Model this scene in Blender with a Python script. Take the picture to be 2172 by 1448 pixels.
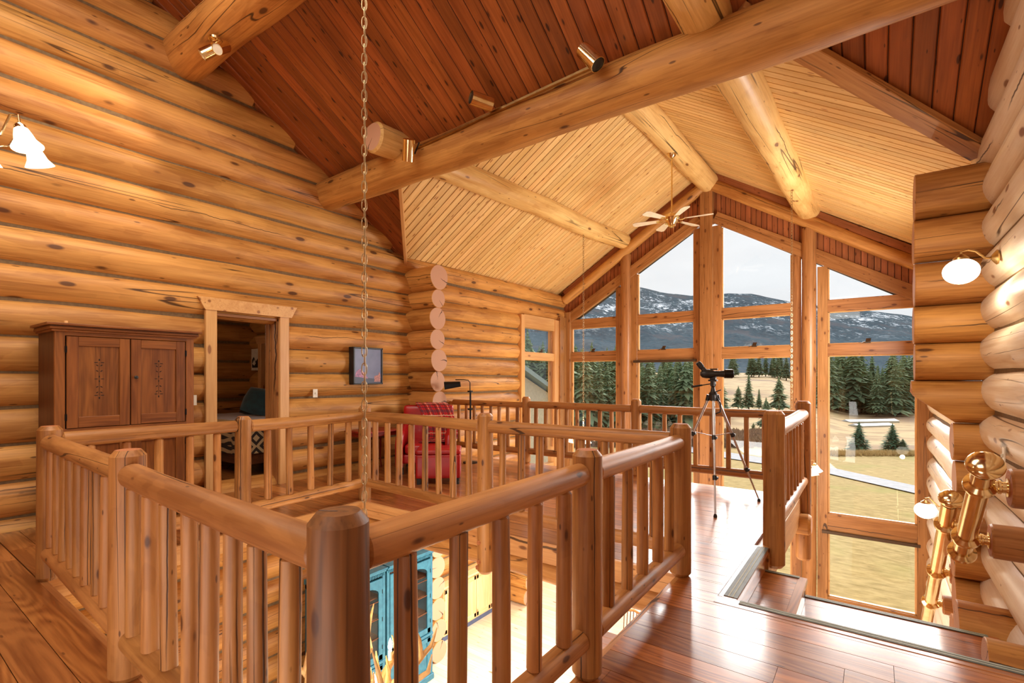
import bpy, math, random
from mathutils import Vector, Matrix, noise as mnoise
random.seed(7)
for o in list(bpy.data.objects): bpy.data.objects.remove(o, do_unlink=True)
SC = bpy.context.scene
COL = SC.collection
PI = math.pi
# ------------------------------------------------------------------ camera
cam = bpy.data.cameras.new('camera'); camo = bpy.data.objects.new('camera', cam); COL.objects.link(camo)
camo.location = (0, 0, 1.45); camo.rotation_euler = (PI/2, 0, math.atan2(1054, 1446))
cam.sensor_width = 36; cam.lens = 1054/2172*36; cam.shift_y = 76/2172; cam.clip_end = 5000; cam.clip_start = .05
SC.camera = camo
SC.view_settings.view_transform = 'Standard'; SC.view_settings.look = 'None'
SC.view_settings.exposure = 0.0; SC.view_settings.gamma = 1; SC.view_settings.use_curve_mapping = False
# ------------------------------------------------------------------ sky: flat bright overcast
W = bpy.data.worlds.new('overcast_sky'); SC.world = W; W.use_nodes = True
wn = W.node_tree; wn.nodes.clear()
tc = wn.nodes.new('ShaderNodeTexCoord'); mp = wn.nodes.new('ShaderNodeMapping'); mp.inputs['Scale'].default_value = (1.5, 1.5, 5)
nz = wn.nodes.new('ShaderNodeTexNoise'); nz.inputs['Scale'].default_value = 2.2; nz.inputs['Detail'].default_value = 5
cr = wn.nodes.new('ShaderNodeValToRGB'); cr.color_ramp.elements[0].position = .3; cr.color_ramp.elements[1].position = .7
cr.color_ramp.elements[0].color = (.80, .815, .84, 1); cr.color_ramp.elements[1].color = (.95, .96, .98, 1)
bg = wn.nodes.new('ShaderNodeBackground'); bg.inputs['Strength'].default_value = 1.08
wo = wn.nodes.new('ShaderNodeOutputWorld')
for a, b in ((tc.outputs['Generated'], mp.inputs[0]), (mp.outputs[0], nz.inputs['Vector']), (nz.outputs['Fac'], cr.inputs[0]), (cr.outputs[0], bg.inputs[0]), (bg.outputs[0], wo.inputs[0])):
    wn.links.new(a, b)
def light(name, kind, loc, energy, color=(1, 1, 1), size=1, size_y=None, aim=None, angle=None, spot=None):
    l = bpy.data.lights.new(name, kind); l.energy = energy; l.color = color
    o = bpy.data.objects.new(name, l); COL.objects.link(o); o.location = loc
    if kind == 'AREA':
        l.shape = 'RECTANGLE'; l.size = size; l.size_y = size_y or size
    elif kind in ('POINT', 'SPOT'): l.shadow_soft_size = size
    if kind == 'SPOT': l.spot_size = spot; l.spot_blend = .6
    if angle is not None: l.angle = angle
    if aim is not None: o.rotation_euler = (Vector(aim)-Vector(loc)).to_track_quat('-Z', 'Y').to_euler()
    return o
# veiled sun behind thin cloud, in front of the gable window
light('sun_light', 'SUN', (0, 30, 20), 11, (1, .97, .93), aim=(0.9, -10, .5), angle=math.radians(40))
# unseen area lights added: stand-ins for flash bounced off the ceiling, and fill downstairs
light('bounce_fill', 'AREA', (-3.2, 1.3, 5.5), 205, (1, .91, .78), 4.0, 1.8, aim=(-3.6, 1.9, 0))
light('bounce_fill_back', 'AREA', (-1.8, -1.7, 4.6), 72, (1, .92, .80), 2.6, 1.6, aim=(-3.2, 5, 1.0))
light('downstairs_fill', 'AREA', (-2.8, 5.3, -.66), 430, (1, .97, .92), 3.2, 2.4, aim=(-3.6, 6.8, -3.4))
light('downstairs_fill_back', 'AREA', (-1.5, -1.0, -.7), 150, (1, .95, .88), 2.5, 2.5, aim=(-4.6, 4.4, -2.2))
# unseen fill light added behind the crossing logs to brighten the tall window end
light('stair_hall_fill', 'AREA', (.66, 9.0, 2.0), 250, (1, .98, .94), 1.2, 1.2, aim=(-6.5, 8.4, 1.7))
# ------------------------------------------------------------------ node helpers
def lin(c): return tuple(((v/255+.055)/1.055)**2.4 if v > 10 else v/255/12.92 for v in c)+(1,)
class NT:
    def __init__(s, name):
        s.m = bpy.data.materials.new(name); s.m.use_nodes = True; s.t = s.m.node_tree; s.t.nodes.clear()
        s.out = s.n('ShaderNodeOutputMaterial'); s.b = s.n('ShaderNodeBsdfPrincipled'); s.l(s.b.outputs[0], s.out.inputs[0])
    def n(s, k, **kw):
        x = s.t.nodes.new(k)
        for a, v in kw.items():
            if a.startswith('i_'): x.inputs[a[2:].replace('_', ' ')].default_value = v
            else: setattr(x, a, v)
        return x
    def l(s, a, b): s.t.links.new(a, b)
    def val(s, inp, v):
        if hasattr(v, 'links'): s.l(v, inp)
        else: inp.default_value = v
    def math(s, op, a, b=0, clamp=False):
        x = s.n('ShaderNodeMath', operation=op, use_clamp=clamp); s.val(x.inputs[0], a); s.val(x.inputs[1], b); return x.outputs[0]
    def mix(s, f, a, b, mode='MIX'):
        x = s.n('ShaderNodeMix', data_type='RGBA', blend_type=mode); s.val(x.inputs[0], f); s.val(x.inputs[6], a); s.val(x.inputs[7], b); return x.outputs[2]
    def mapr(s, v, a, b, c=0, d=1):
        x = s.n('ShaderNodeMapRange'); s.val(x.inputs[0], v)
        for i, q in enumerate((a, b, c, d)): x.inputs[i+1].default_value = q
        return x.outputs[0]
    def vscale(s, v, sc):
        x = s.n('ShaderNodeVectorMath', operation='MULTIPLY'); s.l(v, x.inputs[0]); x.inputs[1].default_value = sc; return x.outputs[0]
    def noise(s, v, w=0, scale=1, detail=3, dist=0, rough=.5):
        x = s.n('ShaderNodeTexNoise', noise_dimensions='4D'); s.l(v, x.inputs['Vector']); s.val(x.inputs['W'], w)
        x.inputs['Scale'].default_value = scale; x.inputs['Detail'].default_value = detail; x.inputs['Distortion'].default_value = dist; x.inputs['Roughness'].default_value = rough
        return x.outputs['Fac']
    def bump(s, h, st, dist=.01):
        x = s.n('ShaderNodeBump'); x.inputs['Strength'].default_value = st; x.inputs['Distance'].default_value = dist; s.l(h, x.inputs['Height']); s.l(x.outputs[0], s.b.inputs['Normal'])
def wood(name, light, dark, knotc=(70, 34, 14), rough=.45, crack=1, knots=.5, var=.18, kscale=(2.0, 4.5, 4.5), bump=.25, spec=.4, coat=0, stain=None, gsc=1, ringy=0, patch=0):
    q = NT(name)
    A = q.n('ShaderNodeAttribute', attribute_name='wc').outputs['Vector']; R = q.n('ShaderNodeAttribute', attribute_name='rn').outputs['Fac']
    w = q.math('MULTIPLY', R, 50)
    g = q.noise(q.vscale(A, (.7*gsc, 10*gsc, 10*gsc)), w, 1, 4, .8)
    bl = q.noise(q.vscale(A, (.45, 2.2, 2.2)), q.math('ADD', w, 7), 1, 3, .4)
    fi = q.noise(q.vscale(A, (3, 70, 70)), w, 1, 2, 0)
    f = q.math('ADD', q.math('MULTIPLY', g, .5), q.math('MULTIPLY', bl, .5))
    f = q.math('ADD', f, q.math('MULTIPLY', q.math('SUBTRACT', fi, .5), .30))
    if ringy:
        rg = q.math('SINE', q.math('MULTIPLY', q.noise(q.vscale(A, (.6, 5, 5)), w, 1, 1, .3), 95))
        f = q.math('ADD', f, q.math('MULTIPLY', rg, .09*ringy))
    f = q.mapr(f, .38, .62)
    c = q.mix(f, lin(dark), lin(light))
    if patch:   # drawknife facets: soft scalloped patches of slightly different tone
        pn = q.noise(q.vscale(A, (1.3*gsc, 4.2*gsc, 4.2*gsc)), q.math('ADD', w, 31), 1, 2, .5)
        pm = q.math('ADD', q.mapr(pn, .46, .475), q.mapr(pn, .56, .572))
        c = q.mix(q.math('MULTIPLY', pm, patch), c, lin(tuple(min(255, v*1.12) for v in light)))
        c = q.mix(q.math('MULTIPLY', q.mapr(pn, .40, .385), patch*2.2), c, lin(dark))
    if stain: c = q.mix(q.mapr(bl, .52, .68), c, lin(stain))
    # knots
    av = q.n('ShaderNodeVectorMath', operation='ADD'); q.l(q.vscale(A, kscale), av.inputs[0])
    cx = q.n('ShaderNodeCombineXYZ'); 
    for i in range(3): q.l(w, cx.inputs[i])
    q.l(cx.outputs[0], av.inputs[1])
    vo = q.n('ShaderNodeTexVoronoi'); q.l(av.outputs[0], vo.inputs['Vector']); vo.inputs['Scale'].default_value = 1
    sp = q.n('ShaderNodeSeparateColor'); q.l(vo.outputs['Color'], sp.inputs[0])
    sel = q.math('GREATER_THAN', sp.outputs[0], 1-knots)
    halo = q.math('MULTIPLY', q.mapr(vo.outputs['Distance'], .42, .12), sel)
    core = q.math('MULTIPLY', q.mapr(vo.outputs['Distance'], .20, .13), sel)
    c = q.mix(q.math('MULTIPLY', halo, .45), c, lin(dark)); c = q.mix(q.math('MULTIPLY', core, .85), c, lin(knotc))
    st_ = q.noise(q.vscale(A, (.6*gsc, 34*gsc, 34*gsc)), q.math('ADD', w, 5), 1, 2, .2); c = q.mix(q.math('MULTIPLY', q.mapr(st_, .58, .72), .35), c, lin(dark), 'MULTIPLY')
    if knots > .1:   # scattered pin knots
        a2 = q.n('ShaderNodeVectorMath', operation='MULTIPLY'); q.l(av.outputs[0], a2.inputs[0]); a2.inputs[1].default_value = (1.9, 2.3, 2.3)
        v2 = q.n('ShaderNodeTexVoronoi'); q.l(a2.outputs[0], v2.inputs['Vector']); v2.inputs['Scale'].default_value = 1; s2 = q.n('ShaderNodeSeparateColor'); q.l(v2.outputs['Color'], s2.inputs[0])
        c = q.mix(q.math('MULTIPLY', q.math('MULTIPLY', q.mapr(v2.outputs['Distance'], .17, .10), q.math('GREATER_THAN', s2.outputs[1], .78)), .75), c, lin(knotc))
    h = q.math('ADD', q.math('MULTIPLY', fi, .3), q.math('MULTIPLY', q.noise(q.vscale(A, (3, 9, 9)), w, 1, 2), 1.1))
    if crack:
        cn = q.noise(q.vscale(A, (.10, 3.0, 3.0)), q.math('ADD', w, 3), 1, 2, .2)
        cm = q.noise(q.vscale(A, (.5, 1.5, 1.5)), q.math('ADD', w, 11), 1, 1)
        ck = q.math('MULTIPLY', q.mapr(q.math('ABSOLUTE', q.math('SUBTRACT', cn, .5)), .0040*crack, .0012), q.mapr(cm, .48, .54))
        s_ = q.n('ShaderNodeSeparateXYZ'); q.l(A, s_.inputs[0]); an = q.math('ARCTAN2', s_.outputs[1], s_.outputs[2])
        rad = q.math('SQRT', q.math('ADD', q.math('MULTIPLY', s_.outputs[1], s_.outputs[1]), q.math('MULTIPLY', s_.outputs[2], s_.outputs[2])))
        for kk in range(3):
            nx = q.noise(q.vscale(A, (.9, 0, 0)), q.math('ADD', w, 21+kk*9), 1, 5, 0, .6); nm = q.noise(q.vscale(A, (.7, 0, 0)), q.math('ADD', w, 77+kk*5), 1, 1)
            th = q.math('ADD', q.math('MULTIPLY', R, 6.283*(3+kk*4)), q.math('MULTIPLY', nx, 1.1))
            dl = q.math('MULTIPLY', q.math('SUBTRACT', 1, q.math('COSINE', q.math('SUBTRACT', an, th))), q.math('MULTIPLY', rad, rad))
            cw = 1.0e-5*(.5+.7*kk)*crack
            ck = q.math('MAXIMUM', ck, q.math('MULTIPLY', q.mapr(dl, cw, cw*.25), q.mapr(nm, .50, .56)))
        c = q.mix(q.math('MULTIPLY', ck, .88), c, lin((48, 24, 10)))
        h = q.math('SUBTRACT', h, q.math('MULTIPLY', ck, 2))
    hv = q.n('ShaderNodeHueSaturation'); q.l(c, hv.inputs['Color']); q.l(q.mapr(R, 0, 1, 1-var, 1+var), hv.inputs['Value']); q.l(q.mapr(q.math('FRACT', q.math('MULTIPLY', R, 17)), 0, 1, .497, .503), hv.inputs['Hue'])
    q.l(hv.outputs[0], q.b.inputs['Base Color']); q.b.inputs['Roughness'].default_value = rough
    q.b.inputs['Specular IOR Level'].default_value = spec
    if coat: q.b.inputs['Coat Weight'].default_value = coat; q.b.inputs['Coat Roughness'].default_value = .16
    q.bump(h, bump, .006)
    return q.m
def endgrain(name, c1, c2):
    q = NT(name); A = q.n('ShaderNodeAttribute', attribute_name='wc').outputs['Vector']; R = q.n('ShaderNodeAttribute', attribute_name='rn').outputs['Fac']
    v = q.vscale(A, (0, 1, 1)); ln = q.n('ShaderNodeVectorMath', operation='LENGTH'); q.l(v, ln.inputs[0])
    d = q.math('ADD', ln.outputs['Value'], q.math('MULTIPLY', q.noise(q.vscale(A, (0, 8, 8)), R, 1, 2), .03))
    f = q.math('ADD', q.math('MULTIPLY', q.math('SINE', q.math('MULTIPLY', d, 420)), .3), .5)
    c = q.mix(f, lin(c1), lin(c2))
    # radial check
    s = q.n('ShaderNodeSeparateXYZ'); q.l(A, s.inputs[0])
    an = q.math('ADD', q.math('ARCTAN2', s.outputs[1], s.outputs[2]), q.math('MULTIPLY', q.noise(q.vscale(A, (0, 14, 14)), R, 1, 1), .5))
    k = q.math('ABSOLUTE', q.math('SUBTRACT', an, q.mapr(R, 0, 1, -2.6, 2.8)))
    c = q.mix(q.math('MULTIPLY', q.mapr(k, .07, .03), q.mapr(ln.outputs['Value'], .015, .04)), c, lin((60, 32, 18)))
    q.l(c, q.b.inputs['Base Color']); q.b.inputs['Roughness'].default_value = .7; return q.m
def plain(name, c, rough=.5, metal=0, nscale=0, c2=None, emis=0, bump=0, spec=.5, trans=0, coat=0, sheen=0):
    q = NT(name); q.b.inputs['Base Color'].default_value = lin(c); q.b.inputs['Roughness'].default_value = rough; q.b.inputs['Metallic'].default_value = metal
    q.b.inputs['Specular IOR Level'].default_value = spec
    if trans: q.b.inputs['Transmission Weight'].default_value = trans
    if coat: q.b.inputs['Coat Weight'].default_value = coat
    if sheen: q.b.inputs['Sheen Weight'].default_value = sheen
    o = q.n('ShaderNodeTexCoord').outputs['Object']; n = q.noise(o, 0, nscale or 12, 4)
    q.l(q.mix(q.mapr(n, .35, .65), lin(c), lin(c2 or tuple(v*.93 for v in c))), q.b.inputs['Base Color'])
    if bump: q.bump(n, bump, .01)
    if emis:
        q.b.inputs['Emission Color'].default_value = lin(c); q.b.inputs['Emission Strength'].default_value = emis
    return q.m
M = {}
M['log'] = wood('peeled_log_wood', (208, 152, 82), (156, 98, 42), patch=.14, rough=.52, var=.10, knots=.32, kscale=(2.4, 6.5, 6.5))
M['logend'] = endgrain('log_end_grain', (205, 160, 130), (188, 138, 108))
M['purlin'] = wood('yellow_roof_log_wood', (232, 194, 128), (198, 148, 84), patch=.12, knotc=(110, 60, 30), rough=.42, var=.05, knots=.32, kscale=(2.6, 7, 7), crack=1.4)
M['logpale'] = wood('pale_log_wood', (236, 222, 202), (216, 190, 160), patch=.06, knotc=(120, 70, 40), rough=.4, var=.05, knots=.3, kscale=(2.6, 7, 7), crack=1.2)
M['rail'] = wood('railing_log_wood', (184, 128, 72), (136, 84, 40), patch=.12, rough=.46, var=.10, knots=.35, kscale=(5, 13, 13), crack=.45, gsc=1.6, bump=.45)
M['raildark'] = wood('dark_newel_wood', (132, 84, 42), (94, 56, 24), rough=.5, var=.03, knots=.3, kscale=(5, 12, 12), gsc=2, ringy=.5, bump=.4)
M['railend'] = endgrain('railing_end_grain', (188, 118, 72), (160, 92, 52))
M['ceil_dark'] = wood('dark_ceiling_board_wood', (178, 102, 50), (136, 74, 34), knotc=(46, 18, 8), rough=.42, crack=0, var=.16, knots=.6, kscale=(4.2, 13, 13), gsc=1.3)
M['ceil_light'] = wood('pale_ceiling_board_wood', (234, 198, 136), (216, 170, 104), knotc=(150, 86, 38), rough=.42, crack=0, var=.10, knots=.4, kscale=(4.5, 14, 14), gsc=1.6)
M['infill'] = wood('gable_board_wood', (170, 100, 60), (134, 76, 42), knotc=(80, 34, 14), rough=.4, crack=0, var=.12, knots=.5, kscale=(5, 12, 12))
M['trimw'] = wood('window_frame_wood', (178, 124, 74), (142, 92, 48), knotc=(92, 46, 20), rough=.35, crack=.5, var=.06, knots=.5, kscale=(4, 9, 9), gsc=1.4)
M['doortrim'] = wood('door_trim_wood', (222, 172, 112), (204, 148, 88), knotc=(140, 84, 44), rough=.4, crack=0, var=.04, knots=.25, kscale=(3, 8, 8), gsc=1.5)
M['floor'] = wood('floor_plank_wood', (182, 116, 60), (132, 72, 32), knotc=(80, 38, 16), rough=.3, crack=0, var=.26, knots=.25, kscale=(3, 9, 9), gsc=1.2, ringy=.8, bump=.2, spec=.6, coat=.45)
M['floorlow'] = wood('pale_floor_plank_wood', (240, 222, 192), (224, 196, 158), knotc=(150, 100, 60), rough=.3, crack=0, var=.08, knots=.3, kscale=(3, 9, 9), spec=.5)
M['board'] = wood('edge_board_wood', (208, 156, 98), (176, 118, 66), knotc=(96, 50, 22), rough=.4, crack=.6, var=.06, knots=.5, kscale=(3, 8, 8))
M['oak'] = wood('stained_oak_wood', (140, 84, 38), (106, 58, 24), knotc=(70, 36, 14), rough=.42, crack=0, var=.05, knots=.05, gsc=2.2, ringy=.5)
M['oakdark'] = wood('dark_stained_wood', (104, 60, 28), (76, 40, 18), rough=.5, crack=0, var=.04, knots=.05, gsc=2)
M['redwood'] = wood('red_stained_wood', (150, 44, 26), (120, 28, 16), rough=.35, crack=0, var=.04, knots=.02)
M['cabpine'] = wood('clear_pine_cabinet_wood', (240, 208, 158), (224, 178, 120), knotc=(190, 130, 80), rough=.4, crack=0, var=.04, knots=.3, kscale=(3, 6, 6))
M['chink'] = plain('chinking_mortar', (122, 98, 66), .8, nscale=30, c2=(104, 80, 52))
M['under'] = plain('dark_gap_backing', (40, 22, 12), .8)
M['groove'] = plain('board_groove', (96, 50, 20), .7)
M['brass'] = plain('polished_brass', (242, 222, 176), .15, 1, c2=(232, 206, 150))
M['brassdull'] = plain('antique_brass', (200, 168, 112), .28, 1, c2=(176, 142, 92))
M['black'] = plain('black_plastic', (24, 24, 26), .45); M['blackm'] = plain('black_metal', (22, 22, 24), .35, .6)
M['silver'] = plain('brushed_aluminium', (200, 200, 204), .3, .9)
M['whitepl'] = plain('ivory_plastic', (236, 228, 208), .4)
M['fanblade'] = plain('cream_fan_blade', (232, 216, 190), .35)
M['opal'] = plain('lit_opal_glass', (255, 246, 226), .3, emis=3.2)
M['bell'] = plain('lit_bell_glass', (255, 238, 208), .25, emis=1.6)
M['bulb'] = plain('lit_bulb', (255, 236, 200), .3, emis=14)
M['redleather'] = plain('red_leather', (176, 18, 22), .35, nscale=6, c2=(150, 10, 16), bump=.1)
M['teal'] = plain('teal_painted_wood', (52, 114, 132), .5, nscale=14, c2=(40, 96, 116))
M['tealdark'] = plain('dark_teal_groove', (40, 84, 98), .6)
M['tealvelvet'] = plain('teal_velvet', (14, 74, 88), .7, c2=(8, 52, 64), sheen=.8)
M['cream'] = plain('cream_cotton', (214, 208, 214), .9, nscale=20, bump=.2)
M['strip'] = plain('ribbed_grip_strip', (104, 112, 108), .55, c2=(84, 92, 90)); M['stripl'] = plain('pale_grip_rib', (176, 180, 160), .6)
M['antler'] = plain('bone_antler', (228, 190, 128), .45, nscale=9, c2=(186, 138, 78), bump=.2)
M['chain'] = plain('aged_brass_chain', (176, 150, 112), .35, .8)
M['slate'] = plain('blue_grey_toe_kick', (86, 98, 128), .6); M['stone'] = plain('grey_counter_stone', (150, 148, 140), .3)
M['bronze'] = plain('window_crank_bronze', (84, 66, 50), .4, .6)
M['roofmetal'] = plain('green_metal_roof', (112, 132, 130), .5); M['tanwall'] = plain('tan_stucco', (196, 186, 162), .8)
M['snowwhite'] = plain('white_barn_roof', (225, 232, 240), .6)
def glassmat():
    q = NT('window_glass'); q.t.nodes.remove(q.b)
    tr = q.n('ShaderNodeBsdfTransparent'); tr.inputs[0].default_value = (.97, .98, .98, 1); gl = q.n('ShaderNodeBsdfGlossy'); gl.inputs['Roughness'].default_value = .02
    lw = q.n('ShaderNodeLayerWeight'); lw.inputs[0].default_value = .5; fr = q.math('ADD', q.math('MULTIPLY', q.math('POWER', lw.outputs['Facing'], 5), .7), .025); mx = q.n('ShaderNodeMixShader'); q.l(fr, mx.inputs[0]); q.l(tr.outputs[0], mx.inputs[1]); q.l(gl.outputs[0], mx.inputs[2]); q.l(mx.outputs[0], q.out.inputs[0]); return q.m
M['glass'] = glassmat()
def tartan():
    q = NT('red_tartan_wool'); A = q.n('ShaderNodeTexCoord').outputs['UV']; s = q.n('ShaderNodeSeparateXYZ'); q.l(A, s.inputs[0]); c = lin((200, 30, 24))
    for ax in (0, 1):
        for off, wd, cc in ((.0, .10, (16, 34, 30)), (.5, .10, (18, 46, 60)), (.25, .02, (240, 220, 180)), (.75, .02, (24, 30, 60))):
            fr = q.math('FRACT', q.math('ADD', q.math('MULTIPLY', s.outputs[ax], 3.2), off)); mk = q.math('LESS_THAN', q.math('ABSOLUTE', q.math('SUBTRACT', fr, .5)), wd)
            c = q.mix(q.math('MULTIPLY', mk, .55 if wd > .03 else .8), c, lin(cc))
    q.l(c, q.b.inputs['Base Color']); q.b.inputs['Roughness'].default_value = .9; return q.m
M['tartan'] = tartan()
def aztec():
    q = NT('patterned_blanket_wool'); A = q.n('ShaderNodeTexCoord').outputs['Object']; s = q.n('ShaderNodeSeparateXYZ'); q.l(A, s.inputs[0])
    t = q.math('ADD', q.math('PINGPONG', s.outputs[1], .16), q.math('PINGPONG', s.outputs[2], .12)); k = q.math('GREATER_THAN', q.math('FRACT', q.math('MULTIPLY', t, 9)), .5)
    q.l(q.mix(k, lin((186, 160, 120)), lin((52, 40, 34))), q.b.inputs['Base Color']); q.b.inputs['Roughness'].default_value = .95; return q.m
M['aztec'] = aztec()
# ------------------------------------------------------------------ mesh builder
class MB:
    def __init__(s): s.v = []; s.f = []; s.m = []; s.wc = []; s.rn = []; s.mats = []; s.uv = None
    def mi(s, mat):
        if mat not in s.mats: s.mats.append(mat)
        return s.mats.index(mat)
    def add(s, vs, fs, mat, wc=None, rn=None, fm=None):
        b = len(s.v); s.v += [tuple(v) for v in vs]; s.wc += [tuple(c) for c in (wc or vs)]
        rn = random.random() if rn is None else rn; s.rn += [rn]*len(vs); k = s.mi(mat)
        for i, f in enumerate(fs): s.f.append(tuple(b+j for j in f)); s.m.append(fm[i] if fm else k)
    def sweep(s, path, prof, mat, up=None, scales=None, endmat=None, rn=None, cham=0, smoothcaps=False):
        """profile (a,b) swept along a path; wood coordinate = (length, a, b)"""
        path = [Vector(p) for p in path]; n = len(path); vs = []; wc = []; L = 0; k = len(prof)
        for i, p in enumerate(path):
            t = (path[min(i+1, n-1)]-path[max(i-1, 0)]).normalized()
            u = Vector(up) if up else (Vector((0, 0, 1)) if abs(t.z) < .9 else Vector((0, 1, 0)))
            a = u.cross(t).normalized(); b = t.cross(a)
            if i: L += (p-path[i-1]).length
            sc = scales[i] if scales else 1
            for (x, y) in prof: vs.append(p+a*(x*sc)+b*(y*sc)); wc.append((L, x*sc, y*sc))
        fs = []
        for i in range(n-1):
            for j in range(k): fs.append((i*k+j, i*k+(j+1) % k, (i+1)*k+(j+1) % k, (i+1)*k+j))
        rn = random.random() if rn is None else rn
        s.add(vs, fs, mat, wc, rn)
        em = endmat or mat
        s.add(vs[:k], [tuple(reversed(range(k)))], em, wc[:k], rn); s.add(vs[-k:], [tuple(range(k))], em, wc[-k:], rn)
    def log(s, p0, p1, r0, r1=None, mat=None, endmat=None, seg=18, wob=.01, rough=.03, cham=.02, step=.3, rn=None, flat=None):
        r1 = r0 if r1 is None else r1; p0 = Vector(p0); p1 = Vector(p1); L = (p1-p0).length; t = (p1-p0)/L
        u = Vector((0, 0, 1)) if abs(t.z) < .9 else Vector((0, 1, 0)); a = u.cross(t).normalized(); b = t.cross(a)
        n = max(2, int(L/step)+1); ts = [i/(n-1)*L for i in range(n)]
        if cham: ts = [0]+[max(cham, min(L-cham, q)) for q in ts]+[L]
        sd = random.random()*100; vs = []; wc = []; rn = random.random() if rn is None else rn
        for i, q in enumerate(ts):
            f = q/L; r = r0+(r1-r0)*f; end = cham and (i == 0 or i == len(ts)-1)
            if end: r -= cham*.8
            cx = wob*(mnoise.noise(Vector((q*.6, sd, 0)))); cy = wob*(mnoise.noise(Vector((q*.6, sd, 9))))
            for j in range(seg):
                an = 2*PI*j/seg; rr = r*(1+rough*mnoise.noise(Vector((q*1.3, math.cos(an)+sd, math.sin(an))))*1.6)
                x = rr*math.cos(an)+cx; y = rr*math.sin(an)+cy
                if flat and y < -flat*r: y = -flat*r
                vs.append(p0+t*q+a*x+b*y); wc.append((q, x, y))
        fs = [(i*seg+j, i*seg+(j+1) % seg, (i+1)*seg+(j+1) % seg, (i+1)*seg+j) for i in range(len(ts)-1) for j in range(seg)]
        s.add(vs, fs, mat or M['log'], wc, rn)
        em = endmat or M['logend']
        s.add(vs[:seg], [tuple(reversed(range(seg)))], em, wc[:seg], rn); s.add(vs[-seg:], [tuple(range(seg))], em, wc[-seg:], rn)
    def board(s, p0, p1, w, h, mat, up=None, ch=.004, rn=None):
        """beam of width w (sideways) and height h (along up) from p0 to p1 with eased edges"""
        x, y = w/2, h/2; c = min(ch, x*.4, y*.4)
        s.sweep([p0, p1], [(-x+c, -y), (x-c, -y), (x, -y+c), (x, y-c), (x-c, y), (-x+c, y), (-x, y-c), (-x, -y+c)], mat, up, rn=rn)
    def box(s, lo, hi, mat, ch=.004, ax=None, rn=None):
        lo = Vector(lo); hi = Vector(hi); d = hi-lo; ax = ax if ax is not None else max(range(3), key=lambda i: d[i]); c = (lo+hi)/2
        p0 = c.copy(); p1 = c.copy(); p0[ax] = lo[ax]; p1[ax] = hi[ax]
        if ax == 2: s.board(p0, p1, d[0], d[1], mat, up=(0, 1, 0), ch=ch, rn=rn)
        elif ax == 0: s.board(p0, p1, d[1], d[2], mat, up=(0, 0, 1), ch=ch, rn=rn)
        else: s.board(p0, p1, d[0], d[2], mat, up=(0, 0, 1), ch=ch, rn=rn)
    def lathe(s, prof, org, mat, axis=(0, 0, 1), seg=24, rn=None):
        ax = Vector(axis).normalized(); u = Vector((1, 0, 0)) if abs(ax.x) < .9 else Vector((0, 1, 0)); a = u.cross(ax).normalized(); b = ax.cross(a); o = Vector(org); vs = []
        for r, z in prof:
            for j in range(seg): an = 2*PI*j/seg; vs.append(o+ax*z+a*(r*math.cos(an))+b*(r*math.sin(an)))
        n = len(prof); fs = [(i*seg+j, i*seg+(j+1) % seg, (i+1)*seg+(j+1) % seg, (i+1)*seg+j) for i in range(n-1) for j in range(seg)]
        if prof[0][0] > 1e-5: fs.append(tuple(reversed(range(seg))))
        if prof[-1][0] > 1e-5: fs.append(tuple(range((n-1)*seg, n*seg)))
        s.add(vs, fs, mat, None, rn)
    def tube(s, path, r, mat, seg=10, radii=None, rn=None):
        pr = [(r*math.cos(2*PI*j/seg), r*math.sin(2*PI*j/seg)) for j in range(seg)]
        path = [Vector(p) for p in path]
        # parallel-transport style: fixed reference chosen away from the path
        d = (path[-1]-path[0]).normalized() if (path[-1]-path[0]).length > 1e-4 else Vector((1, 0, 0)); ref = min((Vector((1, 0, 0)), Vector((0, 1, 0)), Vector((0, 0, 1))), key=lambda q: max(abs(q.dot((path[i+1]-path[i]).normalized())) for i in range(len(path)-1)))
        s.sweep(path, pr, mat, up=ref, scales=[q/r for q in radii] if radii else None, rn=rn)
    def prism(s, pts, vec, mat, rn=None):
        """closed polygon pushed along vec"""
        pts = [Vector(p) for p in pts]; vec = Vector(vec); n = len(pts); vs = pts+[p+vec for p in pts]
        fs = [tuple(range(n))[::-1], tuple(range(n, 2*n))]+[(i, (i+1) % n, n+(i+1) % n, n+i) for i in range(n)]
        s.add(vs, fs, mat, None, rn)
    def sphere(s, c, r, mat, seg=16, sc=(1, 1, 1)):
        c = Vector(c); n = seg//2
        prof = [(r*math.sin(PI*i/n), -r*math.cos(PI*i/n)) for i in range(n+1)]; b = len(s.v)
        s.lathe([(max(q[0], 1e-6), q[1]) for q in prof], (0, 0, 0), mat, seg=seg)
        for i in range(b, len(s.v)): v = s.v[i]; s.v[i] = (c.x+v[0]*sc[0], c.y+v[1]*sc[1], c.z+v[2]*sc[2])
    def build(s, name, parent=None, smooth=True, loc=None):
        me = bpy.data.meshes.new(name)
        off = Vector(loc) if loc is not None else Vector((0, 0, 0))
        me.from_pydata([tuple(Vector(v)-off) for v in s.v], [], s.f)
        for m in s.mats: me.materials.append(m)
        me.polygons.foreach_set('material_index', s.m)
        a = me.attributes.new('wc', 'FLOAT_VECTOR', 'POINT'); a.data.foreach_set('vector', [x for c in s.wc for x in c])
        a = me.attributes.new('rn', 'FLOAT', 'POINT'); a.data.foreach_set('value', s.rn)
        if smooth:
            me.polygons.foreach_set('use_smooth', [True]*len(s.f))
            try: me.set_sharp_from_angle(angle=math.radians(35))
            except Exception: pass
        me.update(); o = bpy.data.objects.new(name, me); COL.objects.link(o)
        if parent is not None: o.parent = parent
        else: o.location = off
        return o
def tag(o, label=None, cat=None, group=None, kind=None):
    if label: o['label'] = label
    if cat: o['category'] = cat
    if group: o['group'] = group
    if kind: o['kind'] = kind
    return o
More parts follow.
